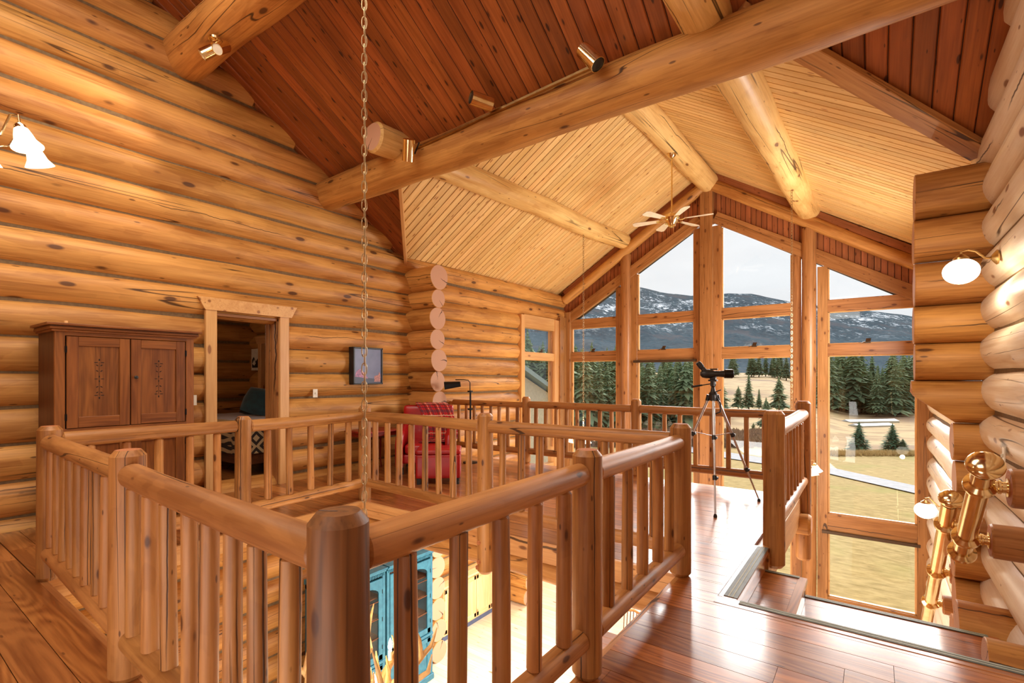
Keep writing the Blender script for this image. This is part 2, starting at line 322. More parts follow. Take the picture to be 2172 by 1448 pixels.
def thing(name, loc, label, cat, group=None, rz=0):
    o = bpy.data.objects.new(name, None); COL.objects.link(o); o.location = loc; o.rotation_euler = (0, 0, rz); o.empty_display_size = .1
    return tag(o, label, cat, group)
def struct(mb, name, smooth=True): return tag(mb.build(name, smooth=smooth), kind='structure')
def part(mb, name, root, world=True, label=None, smooth=True):
    """mesh built in world coordinates, hung under a root that is only translated"""
    o = mb.build(name, parent=root, smooth=smooth)
    if world: o.location = -Vector(root.location) if root.parent is None else -(Vector(root.parent.location)) - Vector(root.location)*0
    if label: o['label'] = label
    return o
def sub(mb, name, parentpart, label=None, smooth=True):
    """sub-part: same local frame as its parent part"""
    o = mb.build(name, parent=parentpart, smooth=smooth)
    if label: o['label'] = label
    return o
def azim(px, f):
    """ground position at bearing px and forward depth f from the viewpoint of the loft"""
    u = (px-1086)/1054; return f*(u*.8081-.5890), f*(u*.5890+.8081)
# ------------------------------------------------------------------ dimensions
XC = -2.95; XL = -6.55; XR = .74; YG = 11.4; ZLOW = -3.4
def zmain(y): return 3.44+.604*(6-y) if y > -.5 else 3.44+.604*6.5-.604*(-.5-y)
def zgab(x, y): return 3.47+.62*(3.75-abs(x-XC))+.035*(y-6)
def zglass(x): return 4.88-.59*abs(x+2.97)
# ------------------------------------------------------------------ log walls
def wall_y(name, xs, sgn, y0, y1, mat, cuts, ztop=None, zbot=ZLOW):
    """logs running along Y; xs = inner surface, sgn = +1 when the room lies on +X"""
    mb = MB(); pitch = .35; r = .192; z = zbot+.175; k = 0
    while z < 7.3:
        a, b = y0, y1
        if z > 3.5: b = min(b, 6-(z-.12-3.44)/.604)
        if z > 5.8: a = max(a, -.5-(7.37-z)/.604)
        segs = [(a, b)]
        for (c0, c1, zb, zt) in cuts:
            if zb < z < zt:
                nx = []
                for s0, s1 in segs:
                    if c0 > s0 and c1 < s1: nx += [(s0, c0), (c1, s1)]
                    elif c1 >= s1 > c0: nx.append((s0, c0))
                    else: nx.append((s0, s1))
                segs = nx
        for s0, s1 in segs:
            if s1-s0 < .25: continue
            dz = .018*random.uniform(-1, 1); ra = r+random.uniform(-.010, .012)+(.008 if k % 2 else -.006); rb = r+random.uniform(-.010, .012)-(.008 if k % 2 else -.006)
            m = mat(z) if callable(mat) else mat
            mb.log((xs-sgn*ra, s0, z+dz), (xs-sgn*rb, s1, z-dz), ra, rb, m, seg=24, wob=.012, rough=.035, cham=.05, step=.35)
        z += pitch; k += 1
    # chinking behind the seams
    def chink(a, b, zb, zt):
        mb.prism([(xs-sgn*.088, a, zb), (xs-sgn*.088, b, zb), (xs-sgn*.088, b, zt), (xs-sgn*.088, a, zt)], (-sgn*.02, 0, 0), M['chink'])
    ys = sorted({y0, y1, *[c for q in cuts for c in q[:2] if y0 < c < y1]})
    for a, b in zip(ys, ys[1:]):
        sp = [(zbot, 3.45)]
        for (c0, c1, zb, zt) in cuts:
            if c0 <= a and b <= c1: sp = [(lo, hi) for lo, hi in ((zbot, zb), (zt, 3.45)) if hi > lo+.05]
        for lo, hi in sp: chink(a, b, lo, hi)
    mb.prism([(xs-sgn*.088, max(y0, -3), 3.45), (xs-sgn*.088, 5.9, 3.45), (xs-sgn*.088, -.5, 7.3), (xs-sgn*.088, max(y0, -3), 5.9)], (-sgn*.02, 0, 0), M['chink'])
    return struct(mb, name)
DOOR = (2.74, 3.66, -.02, 2.28); WINL = (9.35, 11.25, ZLOW-.1, 2.9)
wall_y('wall_left', XL, 1, -3.0, YG+.15, M['log'], [DOOR, WINL])
wall_y('wall_right', XR, -1, -3.0, YG+.15, M['logpale'], [])
# crossing log stubs (the cross wall cut back to short ends)
mb = MB()
seams = [3.36, 2.95, 2.64, 2.27, 1.93, 1.55, 1.21, .87, .52, .17]
z = .17
while z > ZLOW+.1: z -= .358; seams.append(max(z, ZLOW))
for a, b in zip(seams, seams[1:]):
    r = (a-b)/2*1.03; c = (a+b)/2; e = random.uniform(-.04, .03)
    mb.log((XL-.25, 6.12, c), (-6.0+e, 6.12, c), r, r, M['log'], M['logend'], seg=28, wob=0, rough=.03, cham=.006, step=.2)
struct(mb, 'wall_cross_left')
mb = MB(); seams = [3.34, 2.91, 2.51, 2.11, 1.76, 1.42, 1.04, .7, .35, 0, -.35, -.7, -1.05, -1.4, -1.75, -2.1, -2.45, -2.8, -3.15, -3.4]
for i, (a, b) in enumerate(zip(seams, seams[1:])):
    r = (a-b)/2*1.0; c = (a+b)/2
    if i < 5 or i > 5: 
        x0 = (.30 if i < 5 else .575)+random.uniform(-.01, .01)
        mb.log((x0, 6.0, c), (XR+.3, 6.0, c), r, r, M['log'], M['logend'], seg=28, wob=0, rough=.02, cham=.006, step=.2)
    else:
        k = 28; vs = []; wc = []
        for st in range(2):
            for j in range(k):
                an = 2*PI*j/k; y = r*math.cos(an); zz = r*math.sin(an); x = (.28 if zz > .06 else .28+(.06-zz)*1.25) if st == 0 else XR+.3
                vs.append((x, 6.0+y, c+zz)); wc.append((x, y, zz))
        mb.add(vs, [(j, k+j, k+(j+1) % k, (j+1) % k) for j in range(k)], M['log'], wc); mb.add(vs[:k], [tuple(range(k))], M['logend'], wc[:k])
# shorter bracing stubs beside the stair
for (x0, y, zc, r) in ((.50, 5.0, -.42, .19), (.52, 5.0, -.78, .18), (.56, 4.25, -.33, .15)):
    mb.log((x0, y, zc), (XR+.2, y, zc), r, r, M['log'], M['logend'], seg=24, wob=0, rough=.02, cham=.006, step=.2)
struct(mb, 'wall_cross_right')
# walls behind the camera close the room
mb = MB(); mb.box((XL-.3, -3.2, ZLOW), (XR+.3, -3.0, 7.3), M['log']); struct(mb, 'wall_back')
# ------------------------------------------------------------------ ceilings (board by board)
mb = MB()
x = -6.75; w = .152
while x < 1.1:
    xa, xb = x+.003, x+w-.003; rn = random.random()
    def yend(q):
        if XC-2.15 < q < XC+2.15: return 4.42
        d = 3.75-abs(q-XC); return min(6.0, 6-.62/.639*d)
    for (ya, yb) in ((-3.2, -.5), (-.5, None)):
        ea = yb if yb is not None else yend(xa); eb = yb if yb is not None else yend(xb)
        P = [(xa, ya, zmain(ya)), (xb, ya, zmain(ya)), (xb, eb, zmain(eb)), (xa, ea, zmain(ea))]
        c = .012
        top = [Vector(p) for p in P]; b = len(mb.v)
        vs = [Vector((xa+.008, ya, zmain(ya))), Vector((xb-.008, ya, zmain(ya))), Vector((xb-.008, eb, zmain(eb))), Vector((xa+.008, ea, zmain(ea)))]
        up = [Vector((xa, ya, zmain(ya)+c)), Vector((xb, ya, zmain(ya)+c)), Vector((xb, eb, zmain(eb)+c)), Vector((xa, ea, zmain(ea)+c))]
        wc = [(v.y*1.17, v.x-xa, 0) for v in vs+up]
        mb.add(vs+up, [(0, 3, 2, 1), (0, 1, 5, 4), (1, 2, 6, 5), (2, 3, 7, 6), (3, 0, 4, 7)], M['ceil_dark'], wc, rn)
    x += w
for (ya, yb) in ((-3.2, -.5), (-.5, 4.44)):
    mb.prism([(-6.9, ya, zmain(ya)+.016), (1.2, ya, zmain(ya)+.016), (1.2, yb, zmain(yb)+.016), (-6.9, yb, zmain(yb)+.016)], (0, 0, .08), M['under'])
for sg in (-1, 1):
    xe = XC+sg*3.95; xi = XC+sg*2.15
    mb.prism([(xi, 4.44, zmain(4.44)+.016), (xe, 4.44, zmain(4.44)+.016), (xe, 6.2, zmain(6.2)+.016)], (0, 0, .08), M['under'])
mb.prism([(XC-2.2, 4.44, zmain(4.42)), (XC+2.2, 4.44, zmain(4.42)), (XC, 4.44, 6.1)], (0, .04, 0), M['under'])
struct(mb, 'ceiling_main', smooth=False)
mb = MB(); w = .132; y = 4.4
while y < YG+.1:
    ya, yb = y+.005, y+w-.005
    for sg in (-1, 1):
        rn = random.random()
        def xin(q): return XC+sg*3.85 if q > 6.05 else XC+sg*max(.2, 3.75-(6-q)*1.03)
        e0, e1 = xin(ya), xin(yb)
        vs = [Vector((XC, ya+.005, zgab(XC, ya))), Vector((e0, ya+.005, zgab(e0, ya))), Vector((e1, yb-.005, zgab(e1, yb))), Vector((XC, yb-.005, zgab(XC, yb)))]
        up = [v+Vector((0, (-.005, -.005, .005, .005)[i], .010)) for i, v in enumerate(vs)]
        wc = [(abs(v.x-XC)*1.18, v.y-ya, 0) for v in vs+up]; fs = [(0, 1, 2, 3), (0, 4, 5, 1), (1, 5, 6, 2), (2, 6, 7, 3), (3, 7, 4, 0)]
        if sg > 0: fs = [tuple(reversed(f)) for f in fs]
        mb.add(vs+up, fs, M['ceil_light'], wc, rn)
    y += w
for sg in (-1, 1):
    xe = XC+sg*4.0
    mb.prism([(XC, 4.4, zgab(XC, 4.4)+.014), (XC+sg*2.1, 4.4, zgab(XC+2.1, 4.4)+.014), (xe, 6.25, zgab(xe, 6.25)+.014), (xe, YG+.2, zgab(xe, YG)+.014), (XC, YG+.2, zgab(XC, YG)+.014)], (0, 0, .1), M['groove'])
struct(mb, 'ceiling_gable', smooth=False)
# valley trims where the two roofs meet
for i, sg in enumerate((-1, 1)):
    mb = MB(); a = Vector((XC+sg*3.72, 5.98, zmain(5.98)-.03)); b = Vector((XC+sg*2.05, 4.34, zmain(4.34)-.03))
    mb.board(a, b, .05 if sg < 0 else .2, .2 if sg < 0 else .06, M['doortrim'] if sg < 0 else M['board'], ch=.006)
    struct(mb, 'trim_%d' % (i+1))
# ------------------------------------------------------------------ roof logs
def beam(name, p0, p1, r0, r1, label, cat='beam', mat=None, group=None, em=None, **kw):
    mb = MB(); p0 = Vector(p0); p1 = Vector(p1)
    mb.log(p0, p1, r0, r1, mat or M['log'], em or M['logend'], seg=36, wob=.03, rough=.045, step=.18, cham=.03, **kw)
    return tag(mb.build(name, loc=(p0+p1)/2), label, cat, group)
beam('tie_beam', (-6.75, 4.4, 4.17), (1.0, 4.4, 4.20), .215, .24, 'thick peeled log beam crossing the room, with the brass track light on it')
beam('ceiling_purlin', (-6.75, 2.5, 5.24), (1.0, 2.5, 5.24), .24, .25, 'thick log at the top left corner holding two lit brass spotlights')
beam('roof_purlin', (-4.9, 3.86, 4.37), (-4.9, 11.35, 4.72), .18, .19, 'left roof log with a cut end sticking out over the tie beam', mat=M['purlin'])
beam('ridge_beam', (XC, 4.4, 5.60), (XC, 11.35, 5.72), .21, .22, 'log at the ridge of the pale ceiling with the ceiling fan hanging from it', mat=M['purlin'])
beam('roof_purlin', (-1.14, 3.55, 4.45), (-1.05, 11.35, 4.72), .20, .205, 'right roof log with long cracks, under the right slope of the pale ceiling', mat=M['purlin'])
for sg, nm in ((-1, 'left'), (1, 'right')):
    a = Vector((XC+sg*3.6, YG-.1, 5.66-.62*3.6+.0)); b = Vector((XC+sg*.06, YG-.1, 5.66))
    beam('rake_log', a, b, .115, .12, 'sloping log along the %s side of the gable above the window wall' % nm)
    mb = MB(); off = .21
    mb.board(a+Vector((0, .05, off)), b+Vector((0, .05, off)), .12, .14, M['infill']); struct(mb, 'trim_%d' % (3 if sg < 0 else 4))
# ------------------------------------------------------------------ gable window wall
BAYS = [(-6.39, -5.13), (-4.59, -3.26), (-2.68, -1.34), (-.73, .62)]
POSTS = [(-6.62, -6.39), (-5.13, -4.59), (-3.26, -2.68), (-1.34, -.73), (.62, .85)]
mb = MB()
for i, (a, b) in enumerate(POSTS):
    c = (a+b)/2; zt = zglass(c)+.75
    if 0 < i < 4:
        mb.box((a, YG-.02, ZLOW), (a+.17, YG+.14, zglass(a)+.05), M['trimw'], ax=2); mb.box((b-.17, YG-.02, ZLOW), (b, YG+.14, zglass(b)+.05), M['trimw'], ax=2)
        if i == 2: mb.box((c-.13, YG-.14, ZLOW), (c+.13, YG+.12, 5.56), M['trimw'], ax=2)
        else: mb.log((c, YG-.03, ZLOW), (c, YG-.03, zt-.1), .125, .125, M['trimw'], seg=24, wob=.02, cham=0)
    else: mb.box((a, YG-.08, ZLOW), (b, YG+.14, zglass(c)+.35), M['trimw'], ax=2)
struct(mb, 'wall_gable')
mb = MB(); x = -6.7; w = .1
while x < .85:       # vertical infill boards between rake log and windows
    xa, xb = x+.002, x+w-.002; zb0, zb1 = zglass(xa)+.05, zglass(xb)+.05; zt0, zt1 = zgab(xa, YG)+.05, zgab(xb, YG)+.05
    vs = [(xa+.004, YG+.03, zb0), (xb-.004, YG+.03, zb1), (xb-.004, YG+.03, zt1), (xa+.004, YG+.03, zt0), (xa, YG+.045, zb0), (xb, YG+.045, zb1), (xb, YG+.045, zt1), (xa, YG+.045, zt0)]
    mb.add(vs, [(0, 1, 2, 3), (0, 3, 7, 4), (1, 5, 6, 2)], M['infill'], [(v[2], v[0]-xa, v[1]-YG) for v in vs]); x += w
mb.prism([(-6.9, YG+.05, zglass(-6.9)), (-2.97, YG+.05, zglass(-2.97)+.05), (.95, YG+.05, zglass(.95)), (.95, YG+.05, 4.0), (-2.95, YG+.05, 6.2), (-6.9, YG+.05, 4.0)], (0, .1, 0), M['under'])
struct(mb, 'wall_gable_infill', smooth=False)
n = 5
for sg in (-1, 1):   # raking head trims
    mb = MB(); a = Vector((-2.97+sg*3.62, YG, zglass(-2.97+3.62)+.16)); b = Vector((-2.97+sg*.16, YG, zglass(-2.97+.16)+.16)); mb.board(a, b, .1, .24, M['infill'] if 0 else M['trimw']); struct(mb, 'trim_%d' % n); n += 1
mb = MB(); mb.box((-6.5, YG-.05, ZLOW), (.8, YG+.15, -2.95), M['trimw']); struct(mb, 'trim_%d' % n); n += 1
def pane(poly, y, name, root):
    m = MB(); m.prism(poly, (0, .006, 0), M['glass']); part(m, name, root, smooth=False)
for i, (a, b) in enumerate(BAYS):
    root = bpy.data.objects.new('window_%d' % (i+1), None); COL.objects.link(root); root.location = ((a+b)/2, YG, -2.95); tag(root, kind='structure')
    fr = MB(); fw = .045
    for (z0, z1) in ((2.72, 2.95), (1.87, 2.09), (-1.5, -1.19), (-2.95, -2.8)):
        fr.box((a, YG-.01, z0), (b, YG+.10, z1), M['trimw'], ax=0)
    for (z0, z1) in ((2.09, 2.72), (-1.19, 1.87), (-2.8, -1.5)):
        fr.box((a, YG+.03, z0), (a+fw*.7, YG+.09, z1), M['doortrim'], ax=2); fr.box((b-fw*.7, YG+.03, z0), (b, YG+.09, z1), M['doortrim'], ax=2)
        fr.box((a, YG+.03, z0), (b, YG+.09, z0+.02), M['doortrim'], ax=0); fr.box((a, YG+.03, z1-.02), (b, YG+.09, z1), M['doortrim'], ax=0)
    za, zb = zglass(a), zglass(b)
    for xx, zz in ((a, za), (b, zb)):
        if zz > 3.0: fr.box((min(xx, xx+(.03 if xx == a else -.03)), YG+.03, 2.95), (max(xx, xx+(.03 if xx == a else -.03)), YG+.09, zz), M['doortrim'], ax=2)
    part(fr, 'window_frame', root)
    for (z0, z1) in ((2.09, 2.72), (-1.19, 1.87), (-2.8, -1.5)):
        pane([(a, YG+.06, z0), (b, YG+.06, z0), (b, YG+.06, z1), (a, YG+.06, z1)], YG, 'pane', root)
    def xat(z): return (4.88-z)/.59
    top = [(a, za), (b, zb)]
    if za < 2.95: top = [(-2.97-xat(2.95), 2.95), (b, zb)]
    if zb < 2.95: top = [(a, za), (-2.97+xat(2.95), 2.95)]
    lo = [(top[1][0], 2.95), (top[0][0], 2.95)]; pts = []
    for p in top+lo:
        if p not in pts: pts.append(p)
    pane([(p[0], YG+.06, p[1]) for p in pts][::-1], YG, 'pane', root)
def crank(x, y, z, axis, label):
    r = thing('window_crank', (x, y, z), label, 'window crank', 'window cranks')
    m = MB(); m.box((x-.05, y-.03, z), (x+.05, y, z+.025), M['bronze']); part(m, 'base', r)
    m = MB(); m.prism([(x-.035, y-.06, z+.02), (x+.045, y-.06, z+.02), (x+.055, y-.01, z+.09), (x-.02, y-.01, z+.09)], (0, .015, 0), M['bronze']); m.tube([(x, y-.04, z+.03), (x-.06, y-.06, z+.02), (x-.1, y-.07, z-.005)], .007, M['bronze']); part(m, 'handle', r)
for x, lb in ((-5.75, 'in the leftmost bay of the gable window wall'), (-3.95, 'in the bay left of the centre post'), (-2.03, 'in the bay behind the spotting scope'), (-.10, 'in the rightmost bay beside the stair')):
    crank(x, YG, 2.09, 0, 'dark crank handle '+lb)
# narrow roller shade housings
for (x0, x1, z, lb) in ((-4.66, -3.2, 1.83, 'left of the centre post'), (-.82, .66, -1.53, 'low in the rightmost bay')):
    m = MB(); m.box((x0, YG-.09, z-.03), (x1, YG-.02, z+.025), M['bronze']); tag(m.build('roller_blind', loc=((x0+x1)/2, YG-.05, z)), 'slim rolled shade case across the window bay '+lb, 'blind')
# window in the left wall beyond the crossing logs
root = bpy.data.objects.new('window_5', None); COL.objects.link(root); root.location = (XL, 10.2, -3.3); tag(root, kind='structure')
fr = MB()
for (y0, y1) in ((9.33, 9.47), (10.82, 11.0)): fr.box((XL-.2, y0, ZLOW), (XL+.02, y1, 2.9), M['doortrim'], ax=2)
for (z0, z1) in ((2.62, 2.92), (1.86, 2.05), (-.9, -.7), (-3.4, -3.2)): fr.box((XL-.2, 9.47, z0), (XL, 10.82, z1), M['doortrim'], ax=1)
fr.box((XL-.1, 9.47, -.3), (XL-.05, 9.51, 1.86), M['trimw'], ax=2); fr.box((XL-.1, 10.78, -.3), (XL-.05, 10.82, 2.6), M['trimw'], ax=2)
part(fr, 'window_frame', root)
for (z0, z1) in ((2.05, 2.62), (-.7, 1.86), (-3.2, -.9)):
    m = MB(); m.prism([(XL-.12, 9.47, z0), (XL-.12, 10.82, z0), (XL-.12, 10.82, z1), (XL-.12, 9.47, z1)], (.006, 0, 0), M['glass']); part(m, 'pane', root, smooth=False)
m = MB(); m.box((XL-.25, 11.0, ZLOW), (XL+.06, YG+.1, 3.0), M['trimw'], ax=2); struct(m, 'trim_%d' % n); n += 1
r = thing('window_crank', (XL+.02, 10.15, 2.05), 'dark crank handle on the side window next to the window wall corner', 'window crank'); m = MB(); m.box((XL, 10.1, 2.05), (XL+.04, 10.2, 2.075), M['bronze']); m.box((XL+.02, 10.13, 2.07), (XL+.05, 10.2, 2.13), M['bronze']); part(m, 'handle', r)
# ------------------------------------------------------------------ floors
def planks(mb, x0, x1, y0, y1, z, w, mat, th=.03, lmin=1.4, lmax=3.2, phase=0):
    k = math.floor((y0-phase)/w); 
    while phase+k*w < y1-1e-4:
        a = max(y0, phase+k*w)+.0018; b = min(y1, phase+(k+1)*w)-.0018; rnd = random.Random(k*7919+int(z*100)); xx = -9.0+rnd.uniform(-1, 1)
        while xx < x1:
            nx = xx+rnd.uniform(lmin, lmax); s0, s1 = max(xx, x0), min(nx, x1); rn = rnd.random()
            if s1-s0 > .02 and b-a > .006:
                vs = [(s0+.001, a, z), (s1-.001, a, z), (s1-.001, b, z), (s0+.001, b, z)]+[(s0, a, z-th), (s1, a, z-th), (s1, b, z-th), (s0, b, z-th)]
                mb.add(vs, [(0, 1, 2, 3), (0, 4, 5, 1), (1, 5, 6, 2), (2, 6, 7, 3), (3, 7, 4, 0)], mat, [(v[0], v[1]-a, v[2]-z) for v in vs], rn)
            xx = nx
        k += 1
mb = MB()
OX0, OX1, OY0, OY1 = -4.88, -1.14, .88, 3.70
for (a, b, c, d) in ((XL-.1, XR, -3, OY0), (XL-.1, OX0, OY0, OY1), (OX1, XR, OY0, 3.36), (OX1, -.84, 3.36, OY1), (XL-.1, -.84, OY1, 6.98)):
    planks(mb, a, b, c, d, 0, .175, M['floor'])
planks(mb, -9.6, XL-.1, 1.0, 4.7, 0, .175, M['floor'])
# subfloor slab and ceiling of the storey below
for (a, b, c, d) in ((XL-.1, XR, -3, OY0), (XL-.1, OX0+.01, OY0, OY1), (OX1-.01, XR, OY0, 3.40), (OX1-.01, -.78, 3.40, OY1), (XL-.1, -.78, OY1, 6.96)):
    mb.box((a, c, -.15), (b, d, -.032), M['board'], ch=.002)
mb.box((-9.6, 1.0, -.26), (XL-.1, 4.7, -.032), M['board'], ch=.002)
struct(mb, 'floor', smooth=False)
mb = MB(); planks(mb, XL, XR, -3, YG, ZLOW, .13, M['floorlow']); mb.box((XL-.1, -3, ZLOW-.2), (XR+.1, YG, ZLOW-.032), M['board']); struct(mb, 'floor_lower', smooth=False)
# edge boards round the opening, nosing frames at the stair
mb = MB(); e = .035
mb.box((OX0, OY0-.01, -.17), (OX1, OY0+e, -.002), M['board']); mb.box((OX0, OY1-e, -.17), (OX1, OY1+.01, -.002), M['board'])
mb.box((OX0-.01, OY0, -.17), (OX0+e, OY1, -.002), M['board']); mb.box((OX1-e, OY0, -.17), (OX1+.01, OY1, -.002), M['board'])
mb.box((XL, 6.96, -.3), (-.7, 7.0, -.001), M['board']); mb.box((-.78, 4.66, -.32), (-.72, 7.0, .001), M['board'])
struct(mb, 'trim_%d' % n); n += 1
for (p0, p1, r, lb) in (((OX0-.1, OY1+.11, -.27), (OX1+.3, OY1+.11, -.27), .12, 'heavy log under the far edge of the floor opening'),
                        ((OX1+.26, OY0-.3, -.29), (OX1+.26, 3.55, -.29), .135, 'heavy log under the right edge of the floor opening'),
                        ((-.93, 5.0, -.33), (-.93, 6.7, -.33), .14, 'log beam under the loft edge beside the stair'),
                        ((XL, 6.85, -.32), (-.60, 6.85, -.32), .125, 'log beam under the front edge of the loft')):
    beam('floor_beam', p0, p1, r, r, lb)
# ------------------------------------------------------------------ stair
def grip(mb, p0, p1, up=(0, 0, 1), w=.055):
    p0 = Vector(p0); p1 = Vector(p1); mb.board(p0, p1, w, .004, M['strip'], up); t = (p1-p0).normalized(); s = Vector((0, 0, 1)).cross(t)
    for o in (-.012, .012): mb.board(p0+s*o+Vector((0, 0, .002)), p1+s*o+Vector((0, 0, .002)), .009, .003, M['stripl'], up)
mb = MB()
mb.box((-.84, 3.36, -.04), (XR-.05, 3.47, .003), M['floor'], ax=0); mb.box((-.84, 3.471, -.04), (-.72, 4.70, .003), M['floor'], ax=1)     # nosing boards
grip(mb, (-.70, 3.44, .005), (XR-.05, 3.44, .005)); grip(mb, (-.765, 3.49, .005), (-.765, 4.68, .005), w=.085)
mb.box((-.74, 3.40, -.18), (XR-.05, 3.44, -.01), M['redwood'] if 0 else M['floor'], ax=0); mb.box((-.78, 3.44, -.18), (-.74, 4.7, -.01), M['floor'], ax=1)
# L-shaped first tread
planks(mb, -.76, XR-.04, 3.42, 3.76, -.18, .17, M['floor']); planks(mb, -.76, -.44, 3.76, 4.66, -.18, .32, M['floor'])
mb.box((-.50, 3.76, -.215), (-.435, 4.66, -.178), M['floor'], ax=1); grip(mb, (-.49, 4.64, -.175), (-.75, 4.64, -.175), w=.04)
mb.box((-.47, 3.76, -.36), (-.45, 4.64, -.21), M['floor'], ax=1); mb.box((-.74, 3.72, -.36), (XR-.04, 3.74, -.21), M['floor'], ax=0); mb.box((-.74, 4.6, -.36), (-.45, 4.64, -.2), M['floor'], ax=0)
# lower landing
planks(mb, -.47, XR-.04, 3.7, 4.78, -.36, .27, M['floor']); grip(mb, (-.46, 4.75, -.355), (XR-.1, 4.75, -.355), w=.05)
mb.box((-.47, 4.73, -.44), (XR-.04, 4.78, -.365), M['floor'], ax=0)
mb.box((-.47, 3.5, -.6), (XR-.04, 4.73, -.40), M['board'])
st = 16
for i in range(1, st):
    z = -.36-.19*i; y = 4.78+.22*(i-1)
    mb.box((-.42, y-.02, z-.04), (XR-.08, y+.26, z), M['floor'], ax=0); mb.box((-.40, y+.22, z-.19), (XR-.08, y+.24, z-.03), M['board'], ax=0)
mb.prism([(-.45, 4.7, -.5), (-.45, 8.2, -3.4), (-.45, 7.9, -3.4), (-.45, 4.7, -.75)], (.06, 0, 0), M['board'])
struct(mb, 'stairs')
# ------------------------------------------------------------------ railings
PR = .072
def post(p, z0, z1, r, label, pegs=None, mat=None):
    mb = MB(); x, y = p
    mb.log((x, y, z0), (x, y, z1), r*1.02, r*.99, mat or M['rail'], mat or M['railend'], seg=28, wob=.006, rough=.02, cham=.028, step=.15)
    o = tag(mb.build('newel_post', loc=(x, y, z0)), label, 'post')
    if pegs:
        for (dx, dy, z) in pegs:
            m = MB(); d = Vector((dx, dy, 0)).normalized(); c = Vector((x, y, z))+d*(r-.008); m.lathe([(.02, 0), (.02, .02), (.016, .026)], c-Vector((x, y, z0)), M['railend'], axis=d, seg=14); sub(m, 'peg', o)
    return p
P1 = (-4.80, .93); P2 = (-2.92, .85); P3 = (-1.12, .77); P4 = (-1.13, 2.17); P5 = (-1.15, 3.68); PA = (-4.83, 2.30); PB = (-4.93, 3.77); PC_ = (-2.98, 3.66)
F0 = (-6.5, 6.95); F1 = (-4.78, 6.97); F2 = (-2.84, 7.0); F4 = (-.70, 7.0); F3 = (-.70, 4.80)
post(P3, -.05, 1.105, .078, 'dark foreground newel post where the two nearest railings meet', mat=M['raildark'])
post(P4, -.002, 1.10, .072, 'log post midway along the right railing of the opening, in front of the polished landing')
post(P5, -.002, 1.11, .074, 'log post at the far right corner of the floor opening, beside the tripod')
post(P2, -.002, 1.10, .076, 'log post midway along the near left railing, with a cracked chamfered top')
post(P1, -.002, 1.10, .072, 'log post at the left corner of the floor opening, in front of the wardrobe')
post(PA, -.002, 1.08, .070, 'log post in front of the bedroom door opening')
post(PB, -.40, 1.11, .072, 'log post at the back corner of the opening, behind the hanging chain')
post(PC_, -.40, 1.11, .075, 'log post right of the red ottoman, hanging below the floor edge with pegs', pegs=[(-.2, -1, -.1), (-.2, -1, -.28), (-.6, -1, -.34)])
post(F1, -.002, 1.12, .072, 'log post of the far railing in front of the side window')
post(F2, -.002, 1.13, .075, 'log post of the far railing, middle one, left of the tripod')
post(F4, -.77, 1.16, .082, 'log post at the far end of the stair railing, hanging below the loft edge')
post(F3, -.18, 1.16, .085, 'thick log post standing on the stair tread right of the tripod')
post(F0, -.002, 1.0, .05, 'short log post holding the far railing at the left wall')
def railing(a, b, n, label, zt=.985, zb=.20, rt=.056, rb=.054, trim=.060, za=None, zbo=None, fs=None):
    a = Vector((a[0], a[1], 0)); b = Vector((b[0], b[1], 0)); d = (b-a).normalized(); L = (b-a).length
    root = thing('log_railing', a, label, 'railing')
    p0 = a+d*trim; p1 = b-d*trim; z = Vector((0, 0, 1))
    zb1 = zbo if zbo is not None else zb; za1 = za if za is not None else zt
    m = MB(); m.log(p0+z*zt, p1+z*za1, rt*1.04, rt*.97, M['rail'], M['railend'], seg=26, wob=.012, rough=.04, cham=.014, step=.12); part(m, 'top_rail', root)
    m = MB(); m.log(p0+z*zb, p1+z*zb1, rb, rb, M['rail'], M['railend'], seg=24, wob=.012, rough=.045, cham=.014, step=.12); part(m, 'bottom_rail', root)
    inner = L-.15; 
    for i in range(n):
        f = fs[i] if fs else (i+1)/(n+1); q = a+d*(L*f); r = random.uniform(.030, .036); m = MB()
        m.log(q+z*(zb+rb*.7), q+z*(zt-rt*.7), r*1.04, r*.96, M['rail'], M['railend'], seg=14, wob=.014, rough=.05, cham=.016, step=.12); part(m, 'baluster', root)
railing(P2, P3, 8, 'nearest railing on the left, from the cracked post to the dark foreground post', fs=[.074, .197, .312, .425, .542, .652, .76, .867])
railing(P1, P2, 8, 'railing at the far left edge of the opening, over the wide floor planks', fs=[.053, .161, .268, .375, .48, .59, .70, .82])
railing(P3, P4, 5, 'nearest railing on the right of the dark foreground post')
railing(P4, P5, 5, 'railing beside the polished landing with a white sheen on its cracked top rail')
railing(P1, PA, 5, 'back railing in front of the wardrobe')
railing(PA, PB, 5, 'back railing in front of the bedroom door and the framed night picture')
railing(PB, PC_, 8, 'railing in front of the red armchair')
railing(PC_, P5, 8, 'far railing of the opening, running right from the red ottoman')
railing(F0, F1, 8, 'far loft railing behind the floor lamp', rt=.05)
railing(F1, F2, 9, 'far loft railing between side window and the middle far post')
railing(F2, F4, 9, 'far loft railing behind the tripod, in front of the window wall')
railing(F3, F4, 8, 'stair railing with white sheen, right of the tripod', zt=.98, za=1.0, zb=.2, rt=.07, rb=.06)
